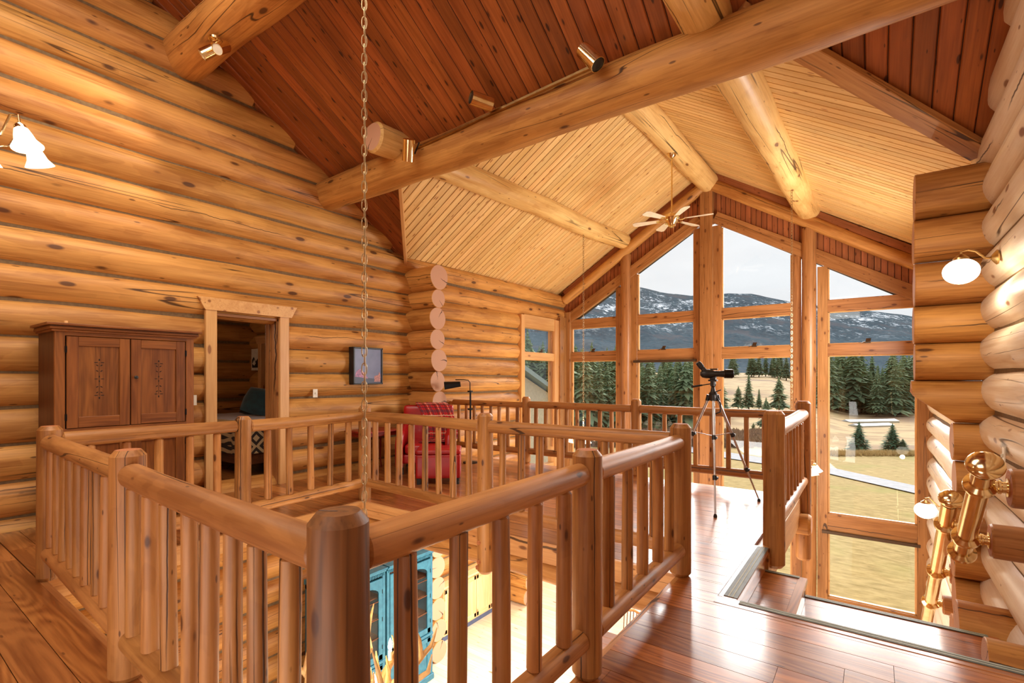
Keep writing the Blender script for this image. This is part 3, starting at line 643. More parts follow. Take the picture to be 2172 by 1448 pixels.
# ------------------------------------------------------------------ door and bedroom beyond
mb = MB(); X0 = XL
mb.box((X0-.30, 2.79, -.02), (X0-.10, 2.80, 2.24), M['doortrim'], ax=2)
mb.box((X0-.02, 2.67, 0), (X0+.03, 2.80, 2.27), M['doortrim'], ax=2); mb.box((X0-.02, 3.60, 0), (X0+.03, 3.73, 2.27), M['doortrim'], ax=2)
mb.prism([(X0-.02, 2.66, 2.27), (X0-.02, 3.76, 2.27), (X0-.02, 3.84, 2.42), (X0-.02, 2.58, 2.42)], (.06, 0, 0), M['doortrim'])
mb.box((X0-.32, 2.76, 0), (X0-.02, 2.80, 2.24), M['doortrim'], ax=2); mb.box((X0-.32, 3.58, 0), (X0-.02, 3.62, 2.24), M['trimw'], ax=2); mb.box((X0-.32, 2.78, 2.21), (X0-.02, 3.62, 2.25), M['trimw'], ax=1)
mb.box((X0-.2, 3.555, 0), (X0-.17, 3.58, 2.21), M['trimw'], ax=2)
struct(mb, 'trim_%d' % n); n += 1
root = bpy.data.objects.new('door_1', None); COL.objects.link(root); root.location = (-6.87, 3.60, 0); root.rotation_euler = (0, 0, math.radians(148)); tag(root, kind='structure')
m = MB()
m.box((0, -.02, .02), (.10, .02, 2.18), M['trimw'], ax=2); m.box((.66, -.02, .02), (.78, .02, 2.18), M['trimw'], ax=2)
for z0, z1 in ((.02, .22), (1.0, 1.14), (2.04, 2.18)): m.box((.1, -.019, z0), (.66, .019, z1), M['trimw'], ax=0)
for z0, z1 in ((.22, 1.0), (1.14, 2.04)): m.box((.1, -.008, z0), (.66, .008, z1), M['trimw'], ax=2)
m.build('door_leaf', parent=root)
for z in (.25, 1.1, 1.9):
    h = MB(); h.box((-.035, -.035, z-.05), (.03, -.021, z+.05), M['brass']); h.lathe([(.008, -.055), (.008, .055)], (-.01, -.035, z), M['brass'], seg=10); h.build('hinge', parent=root)
h = MB(); h.sphere((.72, -.06, 1.0), .03, M['brass']); h.lathe([(.02, 0), (.01, .04)], (.72, -.02, 1.0), M['brass'], axis=(0, -1, 0), seg=12); h.build('door_knob', parent=root)
mb = MB(); z = .17
while z < 2.7:
    mb.log((-9.7, 1.0, z), (-9.7, 4.9, z), .19, .18, M['log'], seg=18, wob=.01, cham=0); mb.log((-9.7, 4.88, z+.17), (-9.02, 4.88, z+.17), .185, .19, M['log'], seg=18, wob=.01, cham=0)
    mb.log((-8.2, 4.88, z+.17), (-6.7, 4.88, z+.17), .185, .19, M['log'], seg=18, wob=.01, cham=0); z += .35
mb.box((-9.85, 4.8, 0), (-6.7, 4.9, 2.7), M['chink'], ax=0); mb.box((-9.85, .9, -.26), (-6.75, 1.0, 2.7), M['log'], ax=0); mb.box((-9.66, 1.0, 0), (-9.6, 4.9, 2.7), M['chink'], ax=1)
struct(mb, 'wall_bedroom')
mb = MB(); mb.box((-9.85, .9, 2.6), (-6.72, 4.95, 2.7), M['ceil_light']); struct(mb, 'ceiling_bedroom')
mb = MB()
for a, b in ((-9.14, -9.03), (-8.30, -8.19)): mb.box((a, 4.62, 0), (b, 4.70, 2.06), M['doortrim'], ax=2)
mb.prism([(-9.18, 4.62, 2.06), (-8.15, 4.62, 2.06), (-8.08, 4.62, 2.2), (-9.25, 4.62, 2.2)], (0, .06, 0), M['doortrim']); struct(mb, 'trim_%d' % n); n += 1
mb = MB(); mb.box((-9.03, 4.70, 0), (-8.30, 4.74, 2.06), M['trimw'], ax=2); mb.box((-8.95, 4.69, 1.15), (-8.38, 4.70, 1.95), M['trimw'], ax=2); struct(mb, 'door_2')
light('bedroom_fill', 'POINT', (-8.0, 1.8, 2.2), 14, (1, .88, .72), .15)  # unseen point light added to lift the dark bedroom
r = thing('picture_frame', (-9.3, 4.69, 1.58), 'small white framed picture on the bedroom log wall', 'picture')
m = MB(); m.box((-9.46, 4.66, 1.58), (-9.17, 4.69, 1.98), M['whitepl']); part(m, 'frame', r)
m = MB(); m.prism([(-9.42, 4.655, 1.63), (-9.21, 4.655, 1.63), (-9.21, 4.655, 1.80), (-9.29, 4.655, 1.74), (-9.36, 4.655, 1.83), (-9.42, 4.655, 1.78)], (0, .004, 0), M['black']); m.prism([(-9.40, 4.65, 1.70), (-9.33, 4.65, 1.67), (-9.28, 4.65, 1.71), (-9.33, 4.65, 1.78)], (0, .004, 0), M['whitepl']); part(m, 'print', r, smooth=False)
# bed
r = thing('bed', (-8.4, 4.05, 0), 'bed in the room beyond the open doorway', 'bed')
m = MB(); m.box((-9.35, 3.5, .18), (-7.35, 4.6, .42), M['oakdark']); 
for x in (-9.3, -7.4):
    for y in (3.55, 4.5): m.box((x-.04, y-.04, 0), (x+.04, y+.04, .2), M['oakdark'], ax=2)
part(m, 'frame', r)
m = MB(); m.box((-9.33, 3.5, .42), (-7.37, 4.6, .78), M['cream'], ch=.05); part(m, 'mattress', r)
m = MB(); c = []
N = 26; K = 12; vs = []
for i in range(N+1):
    x = -9.3+1.95*i/N
    for j in range(K+1):
        t = j/K; y = 4.55-1.08*min(1, t/.6) if t < .6 else 3.455; zz = .815+.012*mnoise.noise(Vector((x*4, y*4, 0))) if t < .6 else .81-(t-.6)*1.2
        vs.append((x, y+(.02*math.sin(x*17) if t > .6 else 0), zz))
fs = [(i*(K+1)+j, i*(K+1)+j+1, (i+1)*(K+1)+j+1, (i+1)*(K+1)+j) for i in range(N) for j in range(K)]
m.add(vs, [f for f in fs if (f[0] % (K+1)) < 7], M['cream']); m.add(vs, [f for f in fs if (f[0] % (K+1)) >= 7], M['aztec']); 
vs = []
for j in range(9):
    for i in range(5): vs.append((-7.352+.05*min(1, i)*.6+.012*math.sin(j*2), 3.46+1.09*j/8, .815-.12*i))
m.add(vs, [(j*5+i, j*5+i+1, (j+1)*5+i+1, (j+1)*5+i) for j in range(8) for i in range(4)], M['aztec'])
o = m.build('blanket', loc=(-8.4, 4.0, .8)); tag(o, 'pale blanket with a tan and black patterned side, spread over the bed', 'blanket')
def pillow(c, sx, sy, sz, mat, rot, name, label):
    m = MB(); N = 14; vs = []; 
    for sgn in (1, -1):
        for i in range(N+1):
            for j in range(N+1):
                a = i/N*2-1; b = j/N*2-1; th = (1-abs(a)**2.6)*(1-abs(b)**2.6); k = 1-.10*(abs(a*b))
                vs.append((a*sx*k, sgn*sy*th**.5, b*sz*k))
    fs = []; q = (N+1)**2
    for i in range(N):
        for j in range(N):
            f = (i*(N+1)+j, i*(N+1)+j+1, (i+1)*(N+1)+j+1, (i+1)*(N+1)+j); fs.append(f); fs.append(tuple(q+v for v in reversed(f)))
    m.add(vs, fs, mat); o = m.build(name); o.location = c; o.rotation_euler = rot; return tag(o, label, 'pillow')
pillow((-8.25, 4.20, 1.05), .26, .09, .24, M['tealvelvet'], (-.5, .25, .75), 'throw_pillow', 'teal velvet pillow leaning on the bed beyond the doorway')
pillow((-8.62, 4.30, .93), .24, .08, .16, M['black'], (-1.0, 0, .3), 'throw_pillow', 'dark pillow lying left of the teal velvet pillow')
# ------------------------------------------------------------------ wardrobe
r = thing('wardrobe', (-6.2, 1.74, 0), 'tall brown wooden wardrobe with carved door panels against the left log wall', 'wardrobe')
XF = -5.93; Y0, Y1 = 1.18, 2.31
m = MB(); m.box((-6.5, Y0, .06), (XF-.02, Y0+.025, 1.87), M['oakdark'], ax=2); m.box((-6.5, Y1-.025, .06), (XF-.02, Y1, 1.87), M['oakdark'], ax=2)
m.box((-6.5, Y0, .06), (-6.47, Y1, 1.87), M['oakdark'], ax=2); m.box((-6.5, Y0+.02, 1.84), (XF-.02, Y1-.02, 1.87), M['oak'], ax=1); m.box((-6.5, Y0, .06), (XF-.02, Y1, .1), M['oak'], ax=1)
for a, b in ((Y0, Y0+.075), (Y1-.075, Y1)): m.box((XF-.025, a, 0), (XF, b, 1.87), M['oak'], ax=2); m.box((-6.5, a, 0), (-6.45, b, .08), M['oak'], ax=2)
for a, b in ((.06, .14), (.90, .98), (1.83, 1.87)): m.box((XF-.025, Y0+.07, a), (XF, Y1-.07, b), M['oak'], ax=1)
m.box((XF-.06, Y0+.05, .12), (XF-.05, Y1-.05, 1.84), M['under'], ax=2)
part(m, 'body', r)
m = MB()
for (o_, z0, z1) in ((.02, 1.865, 1.885), (.035, 1.885, 1.91), (.06, 1.918, 1.94)): m.box((-6.5, Y0-o_, z0), (XF+o_, Y1+o_, z1), M['oak'], ax=1, ch=.008)
m.box((-6.5, Y0-.03, 1.908), (XF+.03, Y1+.03, 1.92), M['oakdark'], ax=1)
part(m, 'cornice', r)
def leafshape(m, y, z, ang, l=.026, w=.008):
    d = Vector((0, math.cos(ang), math.sin(ang))); p = Vector((0, -math.sin(ang), math.cos(ang))); c = Vector((XF-.009, y, z))
    pts = [c+d*(l*.5*math.cos(t))+p*(w*.5*math.sin(t)) for t in [2*PI*k/10 for k in range(10)]]; m.prism(pts, (.002, 0, 0), M['under'])
ym = (Y0+Y1)/2
for (ya, yb, z0, z1, up, left) in ((Y0+.085, ym-.004, .985, 1.825, 1, 1), (ym+.004, Y1-.085, .985, 1.825, 1, 0), (Y0+.085, ym-.004, .145, .895, 0, 1), (ym+.004, Y1-.085, .145, .895, 0, 0)):
    m = MB(); w_ = .085
    m.box((XF-.02, ya, z0), (XF+.004, ya+w_, z1), M['oak'], ax=2); m.box((XF-.02, yb-w_, z0), (XF+.004, yb, z1), M['oak'], ax=2)
    m.box((XF-.02, ya+w_, z0), (XF+.004, yb-w_, z0+.10), M['oak'], ax=1); m.box((XF-.02, ya+w_, z1-.085), (XF+.004, yb-w_, z1), M['oak'], ax=1)
    m.box((XF-.018, ya+w_, z0+.1), (XF-.009, yb-w_, z1-.085), M['oak'], ax=2)
    d = part(m, 'door', r)
    if up:
        cv = MB(); yc = (ya+yb)/2; zc = (z0+z1)/2+.03; cv.box((XF-.01, yc-.0015, zc-.16), (XF-.007, yc+.0015, zc+.16), M['under'], ax=2, ch=.0002)
        for s_ in (1, -1):
            leafshape(cv, yc, zc+s_*.18, PI/2, .022, .012); leafshape(cv, yc, zc+s_*.022, PI/2, .02, .01)
            for t in (1, -1):
                leafshape(cv, yc+t*.024, zc+s_*.155, 0, .03, .008); leafshape(cv, yc+t*.016, zc+s_*.128, t*s_*.6, .022, .009); leafshape(cv, yc+t*.016, zc+s_*.075, t*s_*.6, .022, .009)
                if s_ > 0: leafshape(cv, yc+t*.024, zc, 0, .028, .007)
        sub(cv, 'carving', d, smooth=False)
    for zz in (z0+.1, z1-.12):
        h = MB(); yy = ya-.006 if left else yb+.006; h.box((XF, yy-.008, zz-.03), (XF+.008, yy+.008, zz+.03), M['blackm'], ax=2); sub(h, 'hinge', d)
    if up and not left:
        h = MB(); h.lathe([(.008, 0), (.008, .012), (.017, .02), (.017, .03), (.006, .036)], (XF+.004, ya+.035, 1.45), M['black'], axis=(1, 0, 0), seg=16); sub(h, 'knob', d)
m = MB(); m.lathe([(.016, 0), (.016, .035), (.013, .04)], (-6.12, 1.30, 1.94), M['redleather'] if 0 else M['doortrim'], seg=14); tag(m.build('wooden_peg', loc=(-6.12, 1.30, 1.94)), 'tiny pale wooden peg standing on top of the wardrobe', 'ornament')
# ------------------------------------------------------------------ wall things
r = thing('framed_picture', (-6.46, 5.0, 1.34), 'black framed picture of a night mountain scene on the left log wall', 'picture')
m = MB(); 
for (a, b, c, d) in ((4.72, 4.745, 1.34, 1.92), (5.255, 5.28, 1.34, 1.92), (4.72, 5.28, 1.34, 1.365), (4.72, 5.28, 1.895, 1.92)): m.box((-6.56, a, c), (-6.44, b, d), M['black'])
part(m, 'frame', r)
NI = plain('night_sky_print', (74, 78, 118), .35, nscale=5, c2=(92, 92, 132)); m = MB(); m.box((-6.54, 4.74, 1.36), (-6.455, 5.26, 1.9), NI, ax=1, ch=.001)
PK = plain('lit_rock_print', (196, 120, 156), .4, nscale=30, c2=(120, 70, 120)); OR = plain('lit_tower_print', (200, 128, 110), .4, nscale=60, c2=(120, 60, 60)); DK = plain('dark_ground_print', (42, 44, 78), .4)
m.prism([(-6.4545, 4.75, 1.37), (-6.4545, 5.25, 1.37), (-6.4545, 5.25, 1.42), (-6.4545, 5.0, 1.44), (-6.4545, 4.75, 1.48)], (.0005, 0, 0), DK)
m.prism([(-6.4535, 4.75, 1.46), (-6.4535, 4.86, 1.45), (-6.4535, 5.0, 1.43), (-6.4535, 4.93, 1.52), (-6.4535, 4.84, 1.585), (-6.4535, 4.78, 1.54)], (.0005, 0, 0), PK)
m.prism([(-6.4535, 5.12, 1.38), (-6.4535, 5.24, 1.38), (-6.4535, 5.24, 1.49), (-6.4535, 5.215, 1.54), (-6.4535, 5.20, 1.49), (-6.4535, 5.12, 1.47)], (.0005, 0, 0), OR)
part(m, 'print', r, smooth=False)
def plate(name, x, y, z, sg, kind, label):
    r = thing(name, (x, y, z), label, 'switch')
    m = MB(); m.box((x-.004, y-.036, z-.06), (x+.004, y+.036, z+.06), M['whitepl']); part(m, 'plate', r)
    m = MB(); xx = x+sg*.004
    if kind == 's': m.box((min(xx, xx+sg*.012), y-.006, z-.012), (max(xx, xx+sg*.012), y+.006, z+.012), M['whitepl'])
    else:
        for dz in (-.02, .02): m.box((min(xx, xx+sg*.002), y-.012, z+dz-.012), (max(xx, xx+sg*.002), y+.012, z+dz+.012), M['bronze'])
    part(m, 'switch_toggle' if kind == 's' else 'key_slot', r)
plate('light_switch', -6.53, 4.13, 1.22, 1, 's', 'ivory switch plate on the log wall between doorway and night picture')
plate('light_switch', -6.51, 2.53, 1.18, 1, 's', 'ivory switch plate between wardrobe and doorway')
plate('light_switch', .735, 4.85, .90, -1, 's', 'pale switch plate on the right log wall behind the brass handrail')
# ------------------------------------------------------------------ armchair, ottoman, throw
def rbox(m, lo, hi, mat, r=.05, seg=4):
    """box with rounded edges in all directions"""
    lo = Vector(lo); hi = Vector(hi); c = (lo+hi)/2; h = (hi-lo)/2; r = min(r, *[q*.98 for q in h]); N = 3*seg; vs = []; fs = []
    import itertools
    def pt(d):
        p = Vector([max(-(h[i]-r), min(h[i]-r, d[i]*h[i])) for i in range(3)]); q = Vector([d[i]*h[i] for i in range(3)])-p
        n_ = q.normalized() if q.length > 1e-9 else Vector((0, 0, 0)); return c+p+n_*min(r, q.length if q.length < r*.999 and sum(abs(v) > 1e-9 for v in q) < 2 else r)
    def coord(i): # denser near the edges
        t = i/N; return -math.cos(t*PI)
    for ax in range(3):
        for sg in (-1, 1):
            b = len(vs)
            for i in range(N+1):
                for j in range(N+1):
                    d = [0, 0, 0]; d[ax] = sg; d[(ax+1) % 3] = coord(i); d[(ax+2) % 3] = coord(j); vs.append(pt(d))
            for i in range(N):
                for j in range(N):
                    f = (b+i*(N+1)+j, b+(i+1)*(N+1)+j, b+(i+1)*(N+1)+j+1, b+i*(N+1)+j+1); fs.append(f if sg > 0 else f[::-1])
    m.add(vs, fs, mat)
ch = thing('armchair', (-5.66, 5.50, 0), 'red leather armchair with a tartan throw in the corner by the log ends', 'armchair', rz=math.radians(-140))
# local: seat faces +Y
def lp(m, name, root, label=None):
    o = m.build(name, parent=root); 
    if label: o['label'] = label
    return o
m = MB(); rbox(m, (-.32, -.30, .16), (.32, .38, .30), M['redleather'], .03); lp(m, 'seat_base', ch)
m = MB(); rbox(m, (-.29, -.26, .30), (.29, .40, .45), M['redleather'], .05); lp(m, 'seat_cushion', ch)
m = MB(); rbox(m, (-.40, -.44, .16), (.40, -.24, 1.0), M['redleather'], .05); lp(m, 'backrest', ch)
for sx in (-1, 1):
    m = MB(); pts = [(-.36, .14), (.38, .14), (.40, .46), (.34, .56), (.22, .60), (0, .62), (-.3, .68), (-.36, .68)]
    a = sx*.31; b_ = sx*.42
    m.prism([(min(a, b_), y, z) for y, z in pts], (abs(b_-a), 0, 0), M['redleather']); m.tube([(sx*.365, y, z-.02) for y, z in pts[1:-1]], .06, M['redleather'], seg=14); lp(m, 'armrest', ch)
for sx in (-.34, .34):
    for sy in (-.36, .32): m = MB(); m.box((sx-.025, sy-.025, 0), (sx+.025, sy+.025, .16), M['black'], ax=2); lp(m, 'leg', ch)
# throw draped over the backrest and seat
N1, N2 = 26, 22; vs = []; uv = []
prof = [(-.47, .74), (-.475, .86), (-.46, .99), (-.42, 1.03), (-.30, 1.035), (-.215, 1.01), (-.19, .9), (-.19, .75), (-.19, .6), (-.15, .49), (-.05, .472), (.1, .47), (.22, .468)]
for i in range(N1+1):
    t = i/N1*(len(prof)-1); k = min(int(t), len(prof)-2); f = t-k; y = prof[k][0]*(1-f)+prof[k+1][0]*f; z = prof[k][1]*(1-f)+prof[k+1][1]*f
    for j in range(N2+1):
        s_ = j/N2; x = -.38+.10*math.sin(i*.25)+(.52-.10*abs(i/N1-.4))*s_; dz = .018*mnoise.noise(Vector((i*.5, j*.5, 1)))
        vs.append((x, y+(-abs(dz) if k < 4 else abs(dz)), z+abs(dz))); uv.append((s_, i/N1*1.9))
m = MB(); m.add(vs, [(i*(N2+1)+j, i*(N2+1)+j+1, (i+1)*(N2+1)+j+1, (i+1)*(N2+1)+j) for i in range(N1) for j in range(N2)], M['tartan'])
o = m.build('throw_blanket'); o.location = ch.location; o.rotation_euler = ch.rotation_euler; tag(o, 'red tartan throw draped over the back and seat of the armchair', 'throw')
ul = o.data.uv_layers.new(name='UVMap')
for lp_ in o.data.loops: ul.data[lp_.index].uv = uv[lp_.vertex_index]
so = o.modifiers.new('thickness', 'SOLIDIFY'); so.thickness = .008
ot = thing('ottoman', (-4.92, 5.02, 0), 'red leather box ottoman in front of the armchair', 'ottoman', rz=math.radians(-140))
m = MB(); rbox(m, (-.30, -.24, .08), (.30, .24, .40), M['redleather'], .02); lp(m, 'base', ot)
m = MB(); rbox(m, (-.305, -.245, .40), (.305, .245, .47), M['redleather'], .03); lp(m, 'cushion', ot)
for sx in (-.26, .26):
    for sy in (-.2, .2): m = MB(); m.box((sx-.025, sy-.025, 0), (sx+.025, sy+.025, .09), M['black'], ax=2); lp(m, 'leg', ot)
r = thing('side_table', (-6.22, 4.95, 0), 'small red side table with thin curved legs against the left log wall', 'table')
m = MB(); m.box((-6.50, 4.60, .62), (-5.98, 5.30, .645), M['redwood'], ch=.006, ax=1); part(m, 'table_top', r)
m = MB(); m.box((-6.46, 4.66, .55), (-6.02, 4.68, .62), M['redwood'], ax=0); m.box((-6.46, 5.22, .55), (-6.02, 5.24, .62), M['redwood'], ax=0); m.box((-6.04, 4.67, .56), (-6.02, 5.23, .62), M['redwood'], ax=1); part(m, 'apron', r)
for x in (-6.46, -6.04):
    for y in (4.66, 5.24):
        m = MB(); sx = 1 if x > -6.2 else -.3; sy = 1 if y > 5 else -1; m.tube([(x, y, .62), (x+sx*.012, y+sy*.012, .42), (x, y, .2), (x+sx*.03, y+sy*.03, 0)], .014, M['redwood'], seg=8, radii=[.018, .015, .011, .011]); part(m, 'leg', r)
r = thing('reading_lamp', (-5.55, 6.42, 0), 'black metal floor reading lamp behind the red armchair', 'floor lamp')
m = MB(); m.lathe([(.13, 0), (.13, .015), (.02, .03), (.012, .05)], (-5.55, 6.42, 0), M['blackm']); part(m, 'base', r)
m = MB(); m.tube([(-5.55, 6.42, .03), (-5.55, 6.42, 1.22)], .010, M['blackm'], seg=10); m.tube([(-5.535, 6.385, .55), (-5.535, 6.385, 1.36), (-5.55, 6.36, 1.40), (-5.60, 6.30, 1.41), (-5.70, 6.20, 1.41)], .008, M['blackm'], seg=10)
part(m, 'pole', r)
for z in (.9, 1.2): m = MB(); m.box((-5.57, 6.36, z), (-5.52, 6.44, z+.025), M['blackm']); m.tube([(-5.58, 6.41, z+.012), (-5.51, 6.40, z+.012)], .012, M['blackm'], seg=10); part(m, 'clamp', r)
m = MB(); pr = [(.075*math.cos(PI*k/8), .12*math.sin(PI*k/8)-.05) for k in range(9)]; pr2 = [(.069*math.cos(PI*(8-k)/8), .114*math.sin(PI*(8-k)/8)-.05) for k in range(9)]
m.sweep([(-5.64, 6.26, 1.33), (-5.83, 6.07, 1.30)], pr+pr2, M['slate'] if 0 else M['blackm'], scales=[.75, 1.1]); part(m, 'lamp_shade', r, label='dark metal trough shade')
# ------------------------------------------------------------------ tripod and spotting scope
A = Vector((-1.49, 5.95, 1.22)); r = thing('tripod', (-1.49, 5.95, 0), 'silver and black camera tripod standing on the loft floor', 'tripod')
for k, (x, y) in enumerate(((-1.33, 5.40), (-1.09, 6.40), (-2.06, 6.05))):
    f = Vector((x, y, .02)); a = A+(Vector((x, y, 0))-Vector((A.x, A.y, 0))).normalized()*.05; d = (f-a)
    m = MB(); m.tube([a, a+d*.36], .016, M['silver'], seg=12); m.tube([a+d*.34, a+d*.70], .0125, M['silver'], seg=12); m.tube([a+d*.68, a+d*.985], .0095, M['silver'], seg=12); lg = part(m, 'leg', r)
    for t in (.36, .70):
        j = MB(); j.tube([a+d*(t-.018), a+d*(t+.018)], .022, M['black'], seg=12); j.box(a+d*t+Vector((.01, -.02, -.012)), a+d*t+Vector((.035, .02, .012)), M['black']); sub(j, 'leg_lock', lg)
    j = MB(); j.lathe([(.018, 0), (.02, .012), (.012, .035)], (x, y, 0), M['black'], seg=12); sub(j, 'foot', lg)
    j = MB(); j.tube([a+Vector((0, 0, .03)), a+d*.03], .024, M['black'], seg=12); sub(j, 'leg_joint', lg)
    j = MB(); j.tube([a+d*.34, (A.x, A.y, .78)], .005, M['silver'], seg=6); part(j, 'spreader_arm', r)
m = MB(); m.tube([(A.x, A.y, .70), (A.x, A.y, 1.3)], .013, M['silver'], seg=12); part(m, 'centre_column', r)
m = MB(); m.lathe([(.03, -.06), (.045, -.03), (.045, .03), (.028, .05), (.02, .10)], (A.x, A.y, 1.24), M['black'], seg=18); part(m, 'shoulder', r)
m = MB(); m.lathe([(.02, 0), (.03, .02), (.03, .05), (.022, .07)], (A.x, A.y, 1.34), M['black'], seg=16); m.box((A.x-.045, A.y-.035, 1.405), (A.x+.045, A.y+.035, 1.425), M['black']); m.box((A.x-.02, A.y-.045, 1.35), (A.x+.02, A.y-.02, 1.41), M['black']); part(m, 'pan_head', r)
m = MB(); dv = Vector((-.86, -.40, -.16)).normalized(); c = Vector((A.x, A.y, 1.38)); m.tube([c, c+dv*.12], .006, M['black'], seg=8); m.tube([c+dv*.12, c+dv*.24], .013, M['black'], seg=10, radii=[.010, .014]); part(m, 'pan_handle', r)
m = MB(); m.tube([(A.x+.05, A.y-.03, 1.22), (A.x+.09, A.y-.03, 1.15), (A.x+.085, A.y-.03, 1.06), (A.x+.02, A.y-.03, 1.03)], .008, M['black'], seg=8); m.tube([(A.x+.02, A.y-.02, 1.28), (A.x+.10, A.y-.05, 1.31)], .006, M['black'], seg=8); part(m, 'crank', r)
D = Vector((.86, .50, 0)).normalized(); B = Vector((A.x, A.y, 1.49)); r = thing('spotting_scope', (A.x, A.y, 1.425), 'black spotting scope with angled eyepiece mounted on the silver tripod', 'telescope')
m = MB(); m.lathe([(.02, -.14), (.042, -.12), (.052, -.08), (.052, -.03), (.036, .01), (.034, .06), (.040, .12)], B, M['black'], axis=D, seg=24); m.box(B+Vector((-.03, -.025, -.065)), B+Vector((.03, .025, -.03)), M['black']); part(m, 'body', r)
m = MB(); m.lathe([(.040, .12), (.050, .13), (.052, .21), (.048, .215), (.044, .19)], B, M['blackm'], axis=D, seg=24); part(m, 'lens_hood', r)
e = B-D*.09+Vector((0, 0, .03)); E_ = (-D*.62+Vector((0, 0, .78))).normalized(); m = MB(); m.lathe([(.03, 0), (.026, .05), (.03, .055), (.032, .10), (.026, .13), (.018, .13)], e, M['black'], axis=E_, seg=20); part(m, 'eyepiece', r)
m = MB(); m.box(B+Vector((-.03, -.012, .045)), B+Vector((.05, .012, .06)), M['black']); part(m, 'focus_knob', r)
# ------------------------------------------------------------------ ceiling fan
FC = Vector((XC, 8.94, 0)); r = thing('ceiling_fan', (FC.x, FC.y, 4.3), 'brass ceiling fan with six cream blades under the ridge log', 'ceiling fan')
m = MB(); m.lathe([(.075, 5.50), (.08, 5.47), (.06, 5.43), (.03, 5.40)], (FC.x, FC.y, 0), M['brass']); part(m, 'canopy', r)
m = MB(); m.lathe([(.013, 4.35), (.013, 5.42)], (FC.x, FC.y, 0), M['brass'], seg=14); part(m, 'rod', r)
m = MB(); m.lathe([(.03, 4.42), (.06, 4.40), (.13, 4.37), (.135, 4.32), (.11, 4.28), (.10, 4.25), (.07, 4.22), (.06, 4.17), (.02, 4.15)], (FC.x, FC.y, 0), M['brass'], seg=28); part(m, 'motor', r)
for k in range(6):
    an = math.radians(8+60*k); d = Vector((math.cos(an), math.sin(an), 0)); s_ = Vector((-d.y, d.x, 0)); tl = Vector((0, 0, .20)); up = (s_+tl*.9).normalized()
    o_ = Vector((FC.x, FC.y, 4.29)); m = MB(); nrm = d.cross(up)
    pts = [(.22, -.045), (.64, -.082), (.70, -.05), (.70, .05), (.64, .082), (.22, .05)]; m.prism([o_+d*a+up*b-nrm*.003 for a, b in pts], nrm*.007, M['fanblade']); bl_ = part(m, 'blade', r)
    m = MB(); m.tube([o_+d*.10-Vector((0, 0, .01)), o_+d*.17-Vector((0, 0, .02)), o_+d*.26], .010, M['brass'], seg=8); m.prism([o_+d*.20-up*.035-nrm*.01, o_+d*.27-up*.03-nrm*.01, o_+d*.27+up*.03-nrm*.01, o_+d*.20+up*.035-nrm*.01], nrm*.006, M['brass']); sub(m, 'blade_bracket', bl_)
m = MB(); m.tube([(FC.x+.04, FC.y-.03, 4.17), (FC.x+.04, FC.y-.03, 4.02)], .003, M['brass'], seg=6); part(m, 'pull_chain', r)
# ------------------------------------------------------------------ chains, chandeliers
def chain(m, x, y, z0, z1, ln, wd, th, mat):
    z = z0; k = 0; pit = ln*.78
    while z < z1:
        for_ = []
        seg = 14; 
        for j in range(seg):
            t = 2*PI*j/seg; a = abs(math.cos(t))**.6*math.copysign(1, math.cos(t))*wd/2; b = math.sin(t)*ln/2; for_.append((a, b))
        d = Vector((1, 0, 0)) if k % 2 else Vector((0, 1, 0)); d = (Matrix.Rotation(.9, 3, 'Z') @ d); vs = []; rr = 6
        for j, (a, b) in enumerate(for_):
            c = Vector((x, y, z+ln/2))+d*a+Vector((0, 0, b)); ra = (d*(a/(wd/2)) + Vector((0, 0, b/(ln/2)))).normalized(); nn = d.cross(Vector((0, 0, 1)))
            for q in range(rr): w_ = 2*PI*q/rr; vs.append(c+ra*th*math.cos(w_)+nn*th*math.sin(w_))
        m.add(vs, [(j*rr+q, j*rr+(q+1) % rr, ((j+1) % seg)*rr+(q+1) % rr, ((j+1) % seg)*rr+q) for j in range(seg) for q in range(rr)], mat); z += pit; k += 1
CX_, CY_ = -3.0, 2.29
r = thing('antler_chandelier', (CX_, CY_, -.75), 'antler chandelier hanging in the floor opening on a long chain', 'chandelier')
m = MB(); chain(m, CX_, CY_, -.72, zmain(CY_)-.25-.02, .085, .036, .0038, M['chain']); m.tube([(CX_+.012, CY_, -.7), (CX_+.012, CY_, zmain(CY_)-.2)], .0025, M['chain'], seg=5); part(m, 'chain', r)
m = MB(); m.lathe([(.03, -.78), (.06, -.74), (.05, -.68), (.02, -.66)], (CX_, CY_, 0), M['antler']); part(m, 'hub', r)
rd = random.Random(5)
